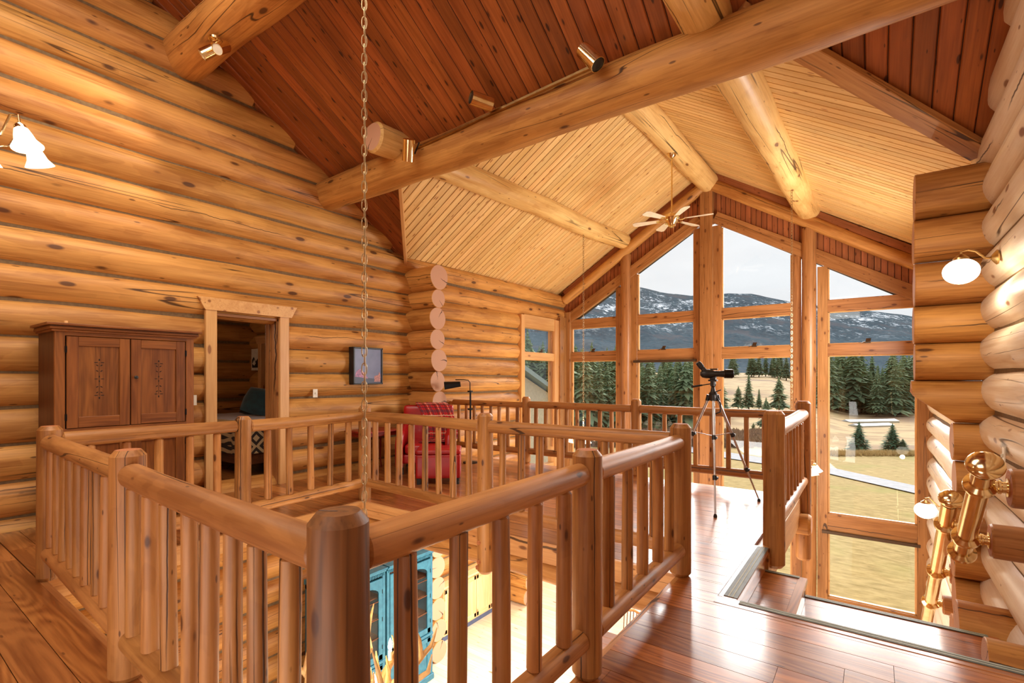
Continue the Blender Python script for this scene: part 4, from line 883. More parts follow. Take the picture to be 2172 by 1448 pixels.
for k in range(9):
    an = 2*PI*k/9+.3; d = Vector((math.cos(an), math.sin(an), 0)); s_ = Vector((-d.y, d.x, 0)); c = Vector((CX_, CY_, -.80)); m = MB()
    P = [c+d*.02, c+d*.16+Vector((0, 0, -.05)), c+d*.32+s_*.04+Vector((0, 0, .0)), c+d*.42+s_*.02+Vector((0, 0, .12)), c+d*.40+Vector((0, 0, .26)), c+d*.34-s_*.04+Vector((0, 0, .40+.05*rd.random()))]
    m.tube(P, .02, M['antler'], seg=9, radii=[.034, .032, .028, .024, .017, .004])
    for (b, e1, e2) in ((1, Vector((0, 0, .1))+s_*.05+d*.02, Vector((0, 0, .22))+s_*.04), (2, Vector((0, 0, .1))-s_*.06, Vector((0, 0, .25))-s_*.05-d*.04), (3, d*.08+Vector((0, 0, .06))+s_*.02, d*.12+Vector((0, 0, .2)))):
        m.tube([P[b], P[b]+e1, P[b]+e2], .012, M['antler'], seg=8, radii=[.022, .017, .004])
    an_ = part(m, 'antler', r)
    if k % 3 != 1:
        q = c+d*.27+Vector((0, 0, .06)); m = MB(); m.lathe([(.016, 0), (.016, .07)], q, M['whitepl'], seg=12); m.lathe([(.006, .07), (.018, .10), (.012, .14), (.001, .17)], q, M['bulb'], seg=12); part(m, 'candle_bulb', r)
def bellshade(m, c, ax, mat, s=1):
    m.lathe([(.022*s, 0), (.034*s, .012*s), (.044*s, .045*s), (.052*s, .08*s), (.076*s, .12*s), (.073*s, .12*s), (.049*s, .082*s), (.04*s, .045*s), (.018*s, .006*s)], c, mat, axis=ax, seg=26)
def bell_chandelier(x, y, z, ztop, narm, label, R=.30, s=1, rot=0, hang=True, group=None):
    r = thing('brass_chandelier', (x, y, z), label, 'chandelier', group)
    if hang:
        m = MB(); chain(m, x, y, z+.16, ztop-.03, .06, .03, .0032, M['chain']); part(m, 'chain', r)
    else:
        m = MB(); m.lathe([(.012, z+.1), (.012, ztop)], (x, y, 0), M['brass'], seg=12); part(m, 'rod', r)
    m = MB(); m.lathe([(.065, ztop), (.06, ztop-.025), (.02, ztop-.045)], (x, y, 0), M['brass']); part(m, 'canopy', r)
    m = MB(); m.lathe([(.004, z-.16), (.02, z-.13), (.035, z-.06), (.05, z-.01), (.03, z+.05), (.02, z+.10), (.028, z+.13), (.01, z+.16)], (x, y, 0), M['brass'], seg=20); part(m, 'body', r)
    for k in range(narm):
        an = rot+2*PI*k/narm; d = Vector((math.cos(an), math.sin(an), 0)); c = Vector((x, y, z)); t = (d*.35-Vector((0, 0, 1))).normalized(); m = MB()
        e = c+d*R+Vector((0, 0, .02)); m.tube([c+d*.04, c+d*R*.35-Vector((0, 0, .06)), c+d*R*.62-Vector((0, 0, .02)), c+d*R*.8+Vector((0, 0, .09)), c+d*R*.96+Vector((0, 0, .09)), e], .0065*s, M['brass'], seg=8)
        m.lathe([(.012*s, -.03*s), (.028*s, -.01*s), (.03*s, .012*s)], e, M['brass'], axis=t, seg=18); a_ = part(m, 'arm', r)
        m = MB(); bellshade(m, e, t, M['bell'], s); part(m, 'glass_shade', r)
        m = MB(); m.sphere(e+t*.06*s, .02*s, M['bulb'], seg=12); part(m, 'bulb', r)
bell_chandelier(-4.9, 9.25, .22, 4.53, 6, 'left brass chandelier low behind the railings, on a thin chain from the left roof log', R=.34, rot=.2)
bell_chandelier(-1.06, 9.0, .05, 4.48, 6, 'right brass chandelier beyond the stair, on a thin chain from the right roof log', R=.34, rot=.47)
bell_chandelier(-4.05, .45, 2.82, zmain(.45)-.02, 6, 'brass chandelier with bell glass shades at the left edge above the near floor', R=.27, s=.95, rot=.7, hang=False)
light('great_room_lamp', 'POINT', (-4.9, 9.25, .50), 42, (1, .88, .70), .05)
light('great_room_lamp', 'POINT', (-1.06, 9.0, .33), 42, (1, .88, .70), .05)
light('chandelier_glow', 'POINT', (-3.7, .62, 2.50), 16, (1, .82, .58), .06)
light('antler_glow', 'POINT', (CX_, CY_, -.62), 14, (1, .84, .6), .15)
# ------------------------------------------------------------------ track light, spots
def spot(root, c, aim, R=.045, L=.15, lit=False, lab=None):
    c = Vector(c); ax = Vector(aim).normalized(); m = MB(); m.lathe([(R*.4, -L*.5), (R, -L*.48), (R, L*.5), (R*.93, L*.5), (R*.93, -L*.3), (.001, -L*.3)], c, M['brass'], axis=ax, seg=28); s_ = part(m, 'lamp_can', root, label=lab)
    m = MB(); m.lathe([(R*.92, L*.46), (R*.90, -L*.2), (.001, -L*.25)], c, M['black'] if not lit else M['whitepl'], axis=ax, seg=24); m.lathe([(.001, L*.30 if lit else L*.05), (R*.6, L*.28 if lit else L*.03), (R*.62, L*.1 if lit else -L*.1)], c, M['bulb'] if lit else M['whitepl'], axis=ax, seg=20); sub(m, 'lamp_face', s_)
    return s_
YT = 4.14; r = thing('track_light', (-3.3, YT, 4.27), 'brass track light with three unlit cans along the tie beam', 'track light')
m = MB(); m.board((-4.50, YT+.03, 4.215), (-2.05, YT+.02, 4.33), .035, .03, M['brassdull']); part(m, 'track', r)
for c, aim in (((-4.42, 4.00, 4.12), (-.45, .35, -.9)), ((-3.31, 4.00, 4.33), (-.40, -.82, .07)), ((-2.05, 4.00, 4.31), (.54, .03, -.69))):
    c = Vector(c); s_ = spot(r, c, aim, R=.07, L=.24); m = MB(); m.tube([(c.x+.03, YT, 4.30+.045*(c.x+3.3)), (c.x+.02, 4.08, c.z-.02), c], .010, M['black'], seg=8); sub(m, 'swivel', s_)
r = thing('spotlight_pair', (-5.60, 2.36, 5.02), 'pair of lit brass spotlights under the log at top left', 'spotlight')
m = MB(); m.lathe([(.065, 0), (.06, -.02), (.03, -.035)], (-5.60, 2.38, 5.01), M['brass']); part(m, 'canopy', r)
for c, aim, nm in (((-5.70, 2.36, 4.90), (-.45, -.75, -.75), 0), ((-5.49, 2.40, 4.88), (.35, -.75, -.75), 1)):
    s_ = spot(r, c, aim, R=.058, L=.16, lit=True); m = MB(); m.tube([(-5.60, 2.38, 4.99), Vector(c)+Vector((0, 0, .05))], .009, M['brass'], seg=8); sub(m, 'swivel', s_)
light('spot_left', 'SPOT', (-5.76, 2.26, 4.80), 60, (1, .80, .55), .04, aim=(-6.5, 1.0, 3.4), spot=1.5)
light('spot_right', 'SPOT', (-5.44, 2.30, 4.78), 60, (1, .80, .55), .04, aim=(-5.9, 1.6, 1.5), spot=1.3)
# ------------------------------------------------------------------ wall sconces on the right
def sconce(plate_c, globe_c, r0, label, watt):
    r = thing('wall_sconce', plate_c, label, 'wall lamp'); p = Vector(plate_c); g = Vector(globe_c)
    m = MB(); m.lathe([(.05, 0), (.055, .01), (.04, .022), (.015, .04)], p, M['brassdull'], axis=(-1, 0, .0), seg=24); part(m, 'wall_plate', r)
    m = MB(); d = (g-p); d.z = 0; top = g+Vector((0, 0, r0*.80)); m.tube([p+Vector((-.03, 0, 0)), p+d*.35+Vector((0, 0, -.005)), p+d*.6+Vector((0, 0, .05)), Vector((p.x+d.x*.82, p.y+d.y*.82, top.z+.07)), Vector((g.x, g.y, top.z+.06)), top], .008, M['brassdull'], seg=8); part(m, 'arm', r)
    m = MB(); m.lathe([(.014, .04), (r0*.42, .012), (r0*.46, -.012)], top, M['brassdull'], seg=22); part(m, 'shade_cap', r)
    m = MB(); m.sphere(g, r0, M['opal'], seg=28, sc=(1, 1, .86)); part(m, 'glass_globe', r)
    light('sconce_glow', 'POINT', g+Vector((0, 0, -r0-.03)), watt, (1, .86, .66), .05)
sconce((.735, 5.03, 2.33), (.52, 4.94, 2.235), .108, 'lit oval glass wall lamp on the right log wall, by the upper log ends', 12)
sconce((.735, 8.35, -.19), (.53, 8.25, -.25), .118, 'lit oval glass wall lamp lower down the stair wall', 8)
# ------------------------------------------------------------------ brass handrails
def handrail(a, b, label, R, brackets, kr):
    a = Vector(a); b = Vector(b); d = (b-a).normalized(); r = thing('brass_handrail', a, label, 'handrail')
    m = MB(); m.lathe([(R, 0), (R, (b-a).length)], a, M['brass'], axis=d, seg=32); part(m, 'rail_tube', r)
    m = MB(); m.lathe([(max(.001, kr*math.cos(t)), -R*1.3-kr*.62*math.sin(t)) for t in [PI/2*(8-q)/8 for q in range(9)]]+[(kr*.97, -R*1.12), (R*.86, -R*.75), (R*.82, -R*.4), (R, -.01)], a, M['brass'], axis=d, seg=36); part(m, 'end_knob', r)
    if b.z > -.5:
        m = MB(); m.lathe([(R, -.03), (R*1.5, -.01), (R*1.55, .01), (R*1.1, .04), (.001, .045)], b, M['brass'], axis=d, seg=32); part(m, 'end_cap', r)
    for t, xe, blk in brackets:
        c = a+(b-a)*t; m = MB(); m.lathe([(R, -.035), (R*1.45, -.015), (R*1.5, 0), (R*1.45, .015), (R, .035)], c, M['brass'], axis=d, seg=28); cl = part(m, 'collar', r)
        m = MB(); q = c+Vector((R*.9, 0, 0)); L_ = xe-q.x; m.lathe([(R*.62, 0), (R*.62, L_*.35), (R*.75, L_*.4), (R*.75, L_*.55), (R*.62, L_*.6), (R*.62, L_*.85), (R*1.0, L_*.9), (R*1.0, L_)], q, M['brass'], axis=(1, 0, 0), seg=24); sub(m, 'bracket', cl)
        if blk:
            m = MB(); m.log((xe, c.y, c.z), (XR+.05, c.y, c.z), blk, blk*1.02, M['rail'], M['railend'], seg=24, wob=0, rough=.02, cham=.01); part(m, 'wooden_block', r, label='round wooden block carrying the bracket')
handrail((.45, 3.46, .97), (.455, 4.28, .33), 'short thick brass handrail with a round knob, nearest at the right edge', .048, [(.14, .56, .10), (.78, .56, .10)], .078)
handrail((.50, 5.40, .42), (.50, 8.35, -2.05), 'long brass handrail running down the stair below the short one', .055, [(.10, .60, .10), (.36, .60, .10), (.58, .60, .10), (.85, .60, .10)], .08)
# ------------------------------------------------------------------ storey below
def hutch(y0, y1, label):
    r = thing('display_cabinet', (-6.0, (y0+y1)/2, ZLOW), label, 'cabinet'); XF = -5.75; z0 = ZLOW; H = 2.10
    m = MB(); T = M['teal']
    m.box((-6.25, y0, z0+.08), (XF-.03, y0+.025, z0+H-.06), T, ax=2); m.box((-6.25, y1-.025, z0+.08), (XF-.03, y1, z0+H-.06), T, ax=2); m.box((-6.25, y0, z0+.06), (-6.22, y1, z0+H-.05), M['oakdark'], ax=2)
    m.box((-6.25, y0, z0+H-.12), (XF-.02, y1, z0+H-.06), T, ax=1); m.box((-6.28, y0-.01, z0), (XF+.02, y1+.01, z0+.10), T, ax=1, ch=.01); m.box((-6.25, y0, z0+.72), (XF+.01, y1, z0+.76), T, ax=1)
    for a, b in ((y0, y0+.05), (y1-.05, y1)): m.box((XF-.03, a, z0+.1), (XF, b, z0+H-.08), T, ax=2)
    for zz in (1.05, 1.35, 1.65): m.box((-6.22, y0+.03, z0+zz), (XF-.06, y1-.03, z0+zz+.02), M['oakdark'], ax=1)
    part(m, 'body', r)
    m = MB()
    for o_, a, b in ((.02, H-.07, H-.04), (.04, H-.04, H-.02), (.06, H-.02, H)): m.box((-6.28, y0-.0, z0+a), (XF+o_, y1, z0+b), T, ax=1, ch=.006)
    k = y0+.03
    while k < y1-.03: m.box((XF+.0, k, z0+H-.115), (XF+.016, k+.014, z0+H-.075), T, ax=2, ch=.002); k += .028
    part(m, 'cornice', r)
    # arched glazed door
    m = MB(); a, b = y0+.055, y1-.055; za, zb = z0+.78, z0+H-.15; s_ = .07; yc = (a+b)/2
    m.box((XF-.02, a, za), (XF+.008, a+s_, zb), T, ax=2); m.box((XF-.02, b-s_, za), (XF+.008, b, zb), T, ax=2); m.box((XF-.02, a, za), (XF+.008, b, za+.08), T, ax=1)
    hw = (b-a)/2-s_; arc = [(yc+hw*(1-.0)*math.cos(t), zb-.20+.12*math.sin(t)) for t in [PI*q/12 for q in range(13)]]
    m.prism([(XF-.02, b-s_+.002, zb)]+[(XF-.02, y, z) for y, z in arc]+[(XF-.02, a+s_-.002, zb)], (.028, 0, 0), T)
    d = part(m, 'glass_door', r, smooth=False)
    g = MB(); g.prism([(XF-.01, a+s_, za+.08), (XF-.01, b-s_, za+.08), (XF-.01, b-s_, zb-.1), (XF-.01, a+s_, zb-.1)], (.003, 0, 0), M['glass']); sub(g, 'pane', d, smooth=False)
    g = MB(); g.box((XF-.006, yc-.006, za+.08), (XF+.002, yc+.006, zb-.09), M['oakdark'], ax=2)
    for zz in (.33, .6, .85): g.box((XF-.006, a+s_, za+zz-.006), (XF+.002, b-s_, za+zz+.006), M['oakdark'], ax=1)
    sub(g, 'muntin', d)
    g = MB()
    for zz in (.15, .55, .95): g.box((XF+.008, b-.012, za+zz), (XF+.014, b-.002, za+zz+.06), M['blackm'], ax=2)
    sub(g, 'hinge', d)
    m = MB(); a, b = y0+.055, y1-.055; za, zb = z0+.13, z0+.70
    m.box((XF-.02, a, za), (XF+.008, a+.07, zb), T, ax=2); m.box((XF-.02, b-.07, za), (XF+.008, b, zb), T, ax=2); m.box((XF-.02, a, za), (XF+.008, b, za+.07), T, ax=1); m.box((XF-.02, a, zb-.07), (XF+.008, b, zb), T, ax=1); m.box((XF-.015, a+.06, za+.06), (XF-.006, b-.06, zb-.06), T, ax=2)
    part(m, 'lower_door', r)
hutch(4.79, 5.72, 'blue-green glazed cabinet nearest the log ends on the storey below')
hutch(3.80, 4.76, 'blue-green glazed cabinet behind the antler chandelier on the storey below')
r = thing('kitchen_counter', (-6.25, 7.5, ZLOW), 'pale pine kitchen counter cabinet seen below through the balusters', 'cabinet')
m = MB(); m.box((-6.5, 6.6, ZLOW+.1), (-6.36, 8.4, ZLOW+.98), M['cabpine'], ax=1); part(m, 'body', r)
m = MB(); m.box((-6.5, 6.6, ZLOW), (-6.38, 8.4, ZLOW+.1), M['slate'], ax=1); part(m, 'toe_kick', r)
m = MB(); m.box((-6.52, 6.56, ZLOW+.98), (-6.31, 8.45, ZLOW+1.02), M['cabpine'], ax=1, ch=.008); part(m, 'worktop', r)
for a, b in ((6.62, 7.05), (7.07, 7.5), (7.52, 7.95), (7.97, 8.38)):
    m = MB(); m.box((-6.36, a, ZLOW+.14), (-6.34, a+.06, ZLOW+.95), M['cabpine'], ax=2); m.box((-6.36, b-.06, ZLOW+.14), (-6.34, b, ZLOW+.95), M['cabpine'], ax=2); m.box((-6.36, a, ZLOW+.14), (-6.34, b, ZLOW+.22), M['cabpine'], ax=1); m.box((-6.36, a, ZLOW+.87), (-6.34, b, ZLOW+.95), M['cabpine'], ax=1); m.box((-6.36, a+.05, ZLOW+.2), (-6.35, b-.05, ZLOW+.9), M['cabpine'], ax=2); part(m, 'door', r)
mb = MB()
for k, z in enumerate((ZLOW+.17, ZLOW+.51, ZLOW+.85)): mb.log((-6.7, 8.75, z), (-5.95+.05*(k % 2), 8.75, z), .18, .17, M['log'], M['logend'], seg=24, cham=.01)
struct(mb, 'wall_log_stub')
r = thing('dining_table', (-2.9, 6.9, ZLOW), 'rustic plank dining table on the storey below, seen past the landing edge', 'table')
m = MB()
for k in range(5): m.box((-3.7, 6.45+.19*k, ZLOW+.70), (-2.1, 6.635+.19*k, ZLOW+.75), M['oakdark'], ax=0, ch=.008)
part(m, 'table_top', r)
for x in (-3.55, -2.25):
    for y in (6.55, 7.3): m = MB(); m.log((x, y, ZLOW), (x, y, ZLOW+.70), .05, .045, M['oakdark'], M['oakdark'], seg=12, cham=.01); part(m, 'leg', r)
r = thing('windsor_chair', (-3.260, 7.700, ZLOW), 'spindle back wooden chair at the plank dining table below', 'chair')
zc = ZLOW; m = MB(); m.box((-3.480, 7.500, zc+.42), (-3.040, 7.900, zc+.46), M['oak'], ch=.015, ax=0); part(m, 'seat', r)
m = MB(); m.tube([(-3.480, 7.800, zc+.88), (-3.420, 7.910, zc+.92), (-3.260, 7.950, zc+.94), (-3.100, 7.910, zc+.92), (-3.040, 7.800, zc+.88)], .022, M['rail'], seg=10); part(m, 'back_rail', r)
for k in range(7):
    x = -3.420+.053*k; m = MB(); m.tube([(x, 7.870, zc+.46), (x, 7.910+.03*math.cos((k-3)*.3), zc+.92)], .008, M['oakdark'], seg=8); part(m, 'spindle', r)
for x in (-3.440, -3.080):
    for y in (7.540, 7.860): m = MB(); m.tube([(x, y, zc+.43), (x*1.0+(-.04 if x < -3.260 else .04), y+(-.04 if y < 7.650 else .04), zc)], .016, M['oak'], seg=8); part(m, 'leg', r)
# ------------------------------------------------------------------ outdoors
def gz(x, y):
    f = -x*.5890+y*.8081; u = (x*.8081+y*.5890)/max(f, 1); px = 1086+1054*u
    tl = [(0, -3.9), (22, -3.9), (40, -4.2), (60, -5.3), (100, -4.8), (170, -1.6), (260, 1.2), (340, 3), (500, 6), (2000, 30)]
    tr = [(0, -3.9), (22, -3.9), (36, -4.2), (60, -6.4), (110, -8.2), (200, -9.0), (350, -6), (500, 0), (2000, 30)]
    def it(t):
        for (a, b), (c, d) in zip(t, t[1:]):
            if a <= f <= c: k = (f-a)/(c-a); k = k*k*(3-2*k) if 0 else k; return b+(d-b)*k
        return t[-1][1]
    w = min(1, max(0, (px-1640)/170)); return it(tl)*(1-w)+it(tr)*w+.12*mnoise.noise(Vector((x*.12, y*.12, 0)))*(1 if f > 36 else .15)
def ground_mat():
    q = NT('dry_grass_ground'); o = q.n('ShaderNodeNewGeometry').outputs['Position']
    n1 = q.noise(q.vscale(o, (.25, .25, .25)), 0, 1, 4); n2 = q.noise(q.vscale(o, (2.5, 6, 2.5)), 0, 1, 5, 0, .65); n3 = q.noise(q.vscale(o, (.03, .03, .03)), 0, 1, 3)
    c = q.mix(q.mapr(n2, .3, .7), lin((122, 102, 54)), lin((174, 150, 98))); c = q.mix(q.mapr(n1, .54, .74), c, lin((134, 128, 66)))
    s = q.n('ShaderNodeSeparateXYZ'); q.l(o, s.inputs[0]); f = q.math('ADD', q.math('MULTIPLY', s.outputs[0], -.589), q.math('MULTIPLY', s.outputs[1], .8081))
    far = q.mix(q.mapr(n1, .45, .6), lin((168, 144, 104)), lin((144, 118, 84))); far = q.mix(q.mapr(n3, .55, .62), far, lin((124, 100, 76)))
    c = q.mix(q.mapr(f, 34, 46), c, far); q.l(c, q.b.inputs['Base Color']); q.b.inputs['Roughness'].default_value = 1; q.b.inputs['Specular IOR Level'].default_value = .1; return q.m
m = MB(); vs = []; NA, NR = 90, 90
for i in range(NA+1):
    px = -900+ (5200)*i/NA if 0 else 0
    an = math.radians(-75+150*i/NA)
    for j in range(NR+1):
        R_ = 7*(210**(j/NR)); fwd = R_; lat = math.tan(an*.87)*R_; x = lat*.8081-fwd*.589; y = lat*.589+fwd*.8081; vs.append((x, y, gz(x, y)))
GM = ground_mat(); m.add(vs, [(i*(NR+1)+j, (i+1)*(NR+1)+j, (i+1)*(NR+1)+j+1, i*(NR+1)+j+1) for i in range(NA) for j in range(NR)], GM); struct(m, 'ground')
m = MB(); cl = [(-60, 56, 3.4), (-30, 46, 3.2), (-14, 40.6, 3), (-6.5, 36.6, 2.8), (-2.2, 34.6, 2.6), (1.5, 30.6, 2.4), (6, 26.5, 2.4), (14, 20.5, 2.6)]
vs = []
for k in range(len(cl)-1):
    for q in range(6):
        t = q/6; x = cl[k][0]*(1-t)+cl[k+1][0]*t; y = cl[k][1]*(1-t)+cl[k+1][1]*t; w_ = cl[k][2]*(1-t)+cl[k+1][2]*t
        for s_ in (-1, 1): yy = y+s_*w_*.5; vs.append((x, yy, gz(x, yy)+.05))
m.add(vs, [(2*k, 2*k+2, 2*k+3, 2*k+1) for k in range(len(vs)//2-1)], plain('grey_asphalt', (122, 122, 128), .85, nscale=3, c2=(106, 106, 110))); struct(m, 'road')
# mountains
def mountain_mat():
    q = NT('snowy_forest_mountain'); o = q.n('ShaderNodeNewGeometry').outputs['Position']
    n1 = q.noise(q.vscale(o, (.012, .012, .02)), 0, 1, 6, .3, .65); n2 = q.noise(q.vscale(o, (.11, .11, .09)), 0, 1, 6, 0, .78); n3 = q.noise(q.vscale(o, (.3, .3, .3)), 0, 1, 2)
    c = q.mix(q.mapr(n2, .35, .65), lin((62, 76, 86)), lin((88, 102, 110))); c = q.mix(q.math('MULTIPLY', q.mapr(n1, .46, .40), .6), c, lin((96, 94, 98)))
    s = q.n('ShaderNodeSeparateXYZ'); q.l(o, s.inputs[0]); hz = q.mapr(s.outputs[2], 60, 110)
    sn = q.math('MULTIPLY', q.mapr(q.math('ADD', q.math('MULTIPLY', n1, .45), q.math('MULTIPLY', n2, .55)), .535, .565), hz)
    c = q.mix(q.math('MULTIPLY', sn, .9), c, lin((226, 232, 240))); q.l(c, q.b.inputs['Base Color']); q.b.inputs['Roughness'].default_value = 1; q.b.inputs['Specular IOR Level'].default_value = 0; return q.m
RID = [(-400, 590), (900, 560), (1200, 572), (1290, 588), (1355, 607), (1400, 618), (1470, 626), (1530, 622), (1590, 620), (1665, 637), (1760, 650), (1850, 658), (1950, 672), (2300, 690), (3400, 720)]
def rid(px):
    for (a, b), (c, d) in zip(RID, RID[1:]):
        if a <= px <= c: return b+(d-b)*(px-a)/(c-a)
    return 700
m = MB(); vs = []; NA, NR = 220, 26
for i in range(NA+1):
    px = -300+3500*i/NA
    for j in range(NR+1):
        t = j/NR; f = 480+720*t; hz_ = (800-rid(px))/1054*1200; x, y = azim(px, f)
        z = 4+(hz_-4)*(t**1.25); z += (14*mnoise.noise(Vector((x*.012, y*.012, 0)))+6*mnoise.noise(Vector((x*.04, y*.04, 5))))*math.sin(PI*min(t, .97))+2.0*mnoise.noise(Vector((px*.03, 3, 0))); vs.append((x, y, z))
m.add(vs, [(i*(NR+1)+j, (i+1)*(NR+1)+j, (i+1)*(NR+1)+j+1, i*(NR+1)+j+1) for i in range(NA) for j in range(NR)], mountain_mat()); struct(m, 'mountains')
# trees
PG = plain('pine_needles', (134, 150, 112), .9, nscale=1.5, c2=(100, 120, 92), spec=.1); PG2 = plain('fir_needles', (100, 128, 96), .9, nscale=9, c2=(74, 102, 78), spec=.1); BK = plain('pine_bark', (96, 74, 56), .9)
def pine_mesh(seed, tiers, seg, H=1.0, Wd=.2, trunk=.12, mat=None, droop=.5, loose=0):
    rd = random.Random(seed); f = MB(); vs = []; fs = []
    for k in range(tiers):
        t = k/(tiers-1); z = H*(trunk+(1-trunk)*t); w_ = Wd*((1-t)**.75+.04)*(1+loose*(rd.random()-.5)); n_ = max(7, int(seg*(1-.5*t)))
        a0 = rd.random()*6
        for q in range(n_):
            a = a0+2*PI*q/n_+rd.uniform(-.2, .2); L_ = w_*rd.uniform(.6, 1.12); d = Vector((math.cos(a), math.sin(a), 0)); s_ = Vector((-d.y, d.x, 0)); hw = w_*.15*(1+.5*rd.random()); up = H/tiers*1.6; b = len(vs)
            o_ = Vector((0, 0, z)); tip = o_+d*L_+Vector((0, 0, -L_*droop*rd.uniform(.3, 1)))
            md = o_+d*L_*.55+Vector((0, 0, -L_*droop*.25))
            vs += [o_+Vector((0, 0, up*.5)), md+s_*hw, md-s_*hw, tip, md+Vector((0, 0, -H/tiers*.45))]
            fs += [(b, b+2, b+1), (b+1, b+2, b+3), (b, b+1, b+4), (b, b+4, b+2), (b+1, b+3, b+4), (b+2, b+4, b+3)]
    f.add(vs, fs, mat or PG); t_ = MB(); t_.lathe([(H*.018, -.04*H), (H*.012, H*.4), (H*.003, H*.96)], (0, 0, 0), BK, seg=7)
    return f, t_
def mkproto(seed, **kw):
    f, t_ = pine_mesh(seed, **kw); a = f.build('f', smooth=False).data; b = t_.build('t').data
    for o in list(COL.objects):
        if o.data in (a, b): bpy.data.objects.remove(o)
    return a, b
protos = [mkproto(s, tiers=28, seg=22, Wd=.18, loose=.6) for s in (1, 2, 3)]+[mkproto(s, tiers=22, seg=20, Wd=.25, trunk=.22, loose=.9) for s in (4, 5)]
def tree(px, f, h, label, group=None, pr=None, name='pine_tree', wid=1):
    x, y = azim(px, f); z = gz(x, y); a, b = pr or random.choice(protos); s_ = h
    r = thing(name, (x, y, z), label, 'tree', group, rz=random.uniform(0, 6.28)); r.scale = (s_*wid, s_*wid, s_)
    for nm, me in (('foliage', a), ('trunk', b)): o = bpy.data.objects.new(nm, me); COL.objects.link(o); o.parent = r
rt = random.Random(11); random.seed(3)
for k in range(96): px = rt.uniform(1195, 1492); tree(px, rt.uniform(58, 105), rt.uniform(7.5, 11.5)*(.86 if px > 1340 else 1), 'dark pine in the dense stand behind the two left bays', 'pines in the left stand', wid=rt.uniform(.9, 1.25))
for k in range(26): tree(rt.uniform(1100, 1200), rt.uniform(60, 100), rt.uniform(9, 14), 'pine seen past the side window corner', 'pines past the corner', wid=1.1)
for k in range(34): tree(rt.uniform(1340, 1745), rt.uniform(262, 300), rt.uniform(10, 17), 'pine in the row along the top of the pale field', 'pines above the field', wid=rt.uniform(.9, 1.3))
for k in range(58): tree(rt.uniform(1742, 1960), rt.uniform(120, 175), rt.uniform(11, 19), 'tall pine in the stand behind the barns, right bay', 'pines in the right stand', wid=rt.uniform(.9, 1.3))
for k in range(40): tree(rt.uniform(1735, 1975), rt.uniform(210, 330), rt.uniform(10, 17), 'far hazy pine on the slope in the right bay', 'far pines in the right bay', wid=1.2)
for px, f, h, lb in ((1566, 92, 4.7, 'bushy pine right of the scope, left one of a close pair'), (1588, 94, 6.9, 'taller pine of the close pair in the pale field'), (1610, 97, 4.0, 'small slim pine on its own in the pale field'), (1652, 88, 6.7, 'wide pine near the chain in the pale field'), (1530, 80, 6.0, 'pine half hidden behind the centre post'), (1625, 62, 4.2, 'round pine below the railing rail, on the brush bank'), (1598, 58, 1.4, 'tiny pine on the brush bank')):
    tree(px, f, h, lb, pr=protos[3] if h < 6.8 and h != 4.0 else protos[0], wid=1.15)
fir = mkproto(9, tiers=20, seg=24, Wd=.46, trunk=.03, mat=PG2, droop=.25)
tree(1822, 38.5, 2.35, 'young fir beyond the road, left of the two', pr=fir, name='fir_tree'); tree(1893, 38.0, 2.25, 'young fir beyond the road, right of the two', pr=fir, name='fir_tree'); tree(1915, 37.5, 1.1, 'low fir bush beside the right young fir', pr=fir, name='fir_bush', wid=1.5)
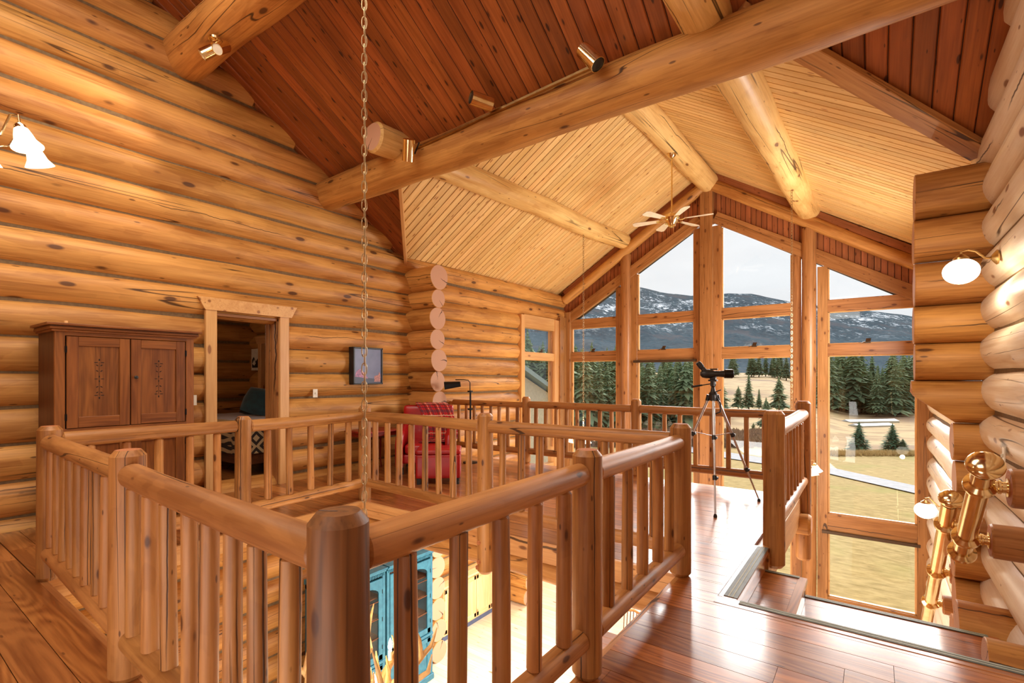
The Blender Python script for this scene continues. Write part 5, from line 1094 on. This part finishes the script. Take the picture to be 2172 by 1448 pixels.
# brush
BR = plain('bare_brown_brush', (120, 98, 84), 1, nscale=2, c2=(150, 128, 106), spec=.05); TG = plain('tall_dry_grass', (206, 182, 134), 1, nscale=4, c2=(176, 150, 102), spec=.05)
def tufts(name, label, cat, spots, mat, h, wd, cnt):
    m = MB(); vs = []; fs = []; rd = random.Random(name)
    for (p0, p1, f0, f1) in spots:
        for k in range(cnt):
            x, y = azim(rd.uniform(p0, p1), rd.uniform(f0, f1)); z = gz(x, y)
            for q in range(6):
                a = rd.uniform(0, 6.28); l_ = h*rd.uniform(.5, 1); d = Vector((math.cos(a), math.sin(a), 0)); b = len(vs); c = Vector((x, y, z-.05)); w_ = wd*rd.uniform(.6, 1.4)
                vs += [c-d*w_, c+d*w_, c+Vector((rd.uniform(-1, 1)*h*.4, rd.uniform(-1, 1)*h*.4, l_)), c+Vector((-d.y, d.x, 0))*w_]; fs += [(b, b+1, b+2), (b+1, b+3, b+2), (b+3, b, b+2)]
    m.add(vs, fs, mat); tag(m.build(name, smooth=False), label, cat, kind='stuff')
tufts('brush', 'bare brown brush on the bank between the road and the pines', 'brush', [(1190, 1700, 40, 58)], BR, 1.0, .28, 1500)
tufts('tall_grass', 'pale dry grass around the young firs', 'grass', [(1745, 1965, 35.5, 37.5)], TG, .42, .03, 700)
for (px0, px1, f, hgt, lb) in ((1802, 1908, 100, .55, 'long low pale barn, the farther of the two in the right bay'), (1822, 1898, 88, .5, 'long low white barn, the nearer of the two in the right bay')):
    a = Vector(azim(px0, f)); b = Vector(azim(px1, f+2)); z = gz(a.x, a.y); r = thing('barn', (a.x, a.y, z), lb, 'barn'); d = (b-a).normalized(); nn = Vector((-d.y, d.x))*2.2; m = MB()
    m.prism([(a.x, a.y, z-.5), (b.x, b.y, z-.5), (b.x+nn.x, b.y+nn.y, z-.5), (a.x+nn.x, a.y+nn.y, z-.5)], (0, 0, .5+hgt*.5), M['tanwall']); part(m, 'wall', r, smooth=False)
    m = MB(); m.prism([(a.x, a.y, z+hgt*.5), (a.x+nn.x*.5, a.y+nn.y*.5, z+hgt*1.15), (a.x+nn.x, a.y+nn.y, z+hgt*.5)], (b.x-a.x, b.y-a.y, 0), M['snowwhite']); part(m, 'roof', r, smooth=False)
# neighbouring wing seen through the side window
r = thing('neighbour_wing', (-13, 18, -3.9), 'tan house wing with a green metal roof outside the side window', 'house'); m = MB()
m.prism([(-11.2, 14.6, -4), (-11.2, 19.5, -4), (-11.2, 19.5, .2), (-11.2, 14.6, 2.1)], (-5, 0, 0), M['tanwall']); part(m, 'wall', r, smooth=False)
m = MB(); m.prism([(-10.9, 14.0, 2.45), (-10.9, 19.9, .1), (-10.9, 19.9, .28), (-10.9, 14.0, 2.65)], (-5.6, 0, 0), M['roofmetal']); part(m, 'roof', r, smooth=False)
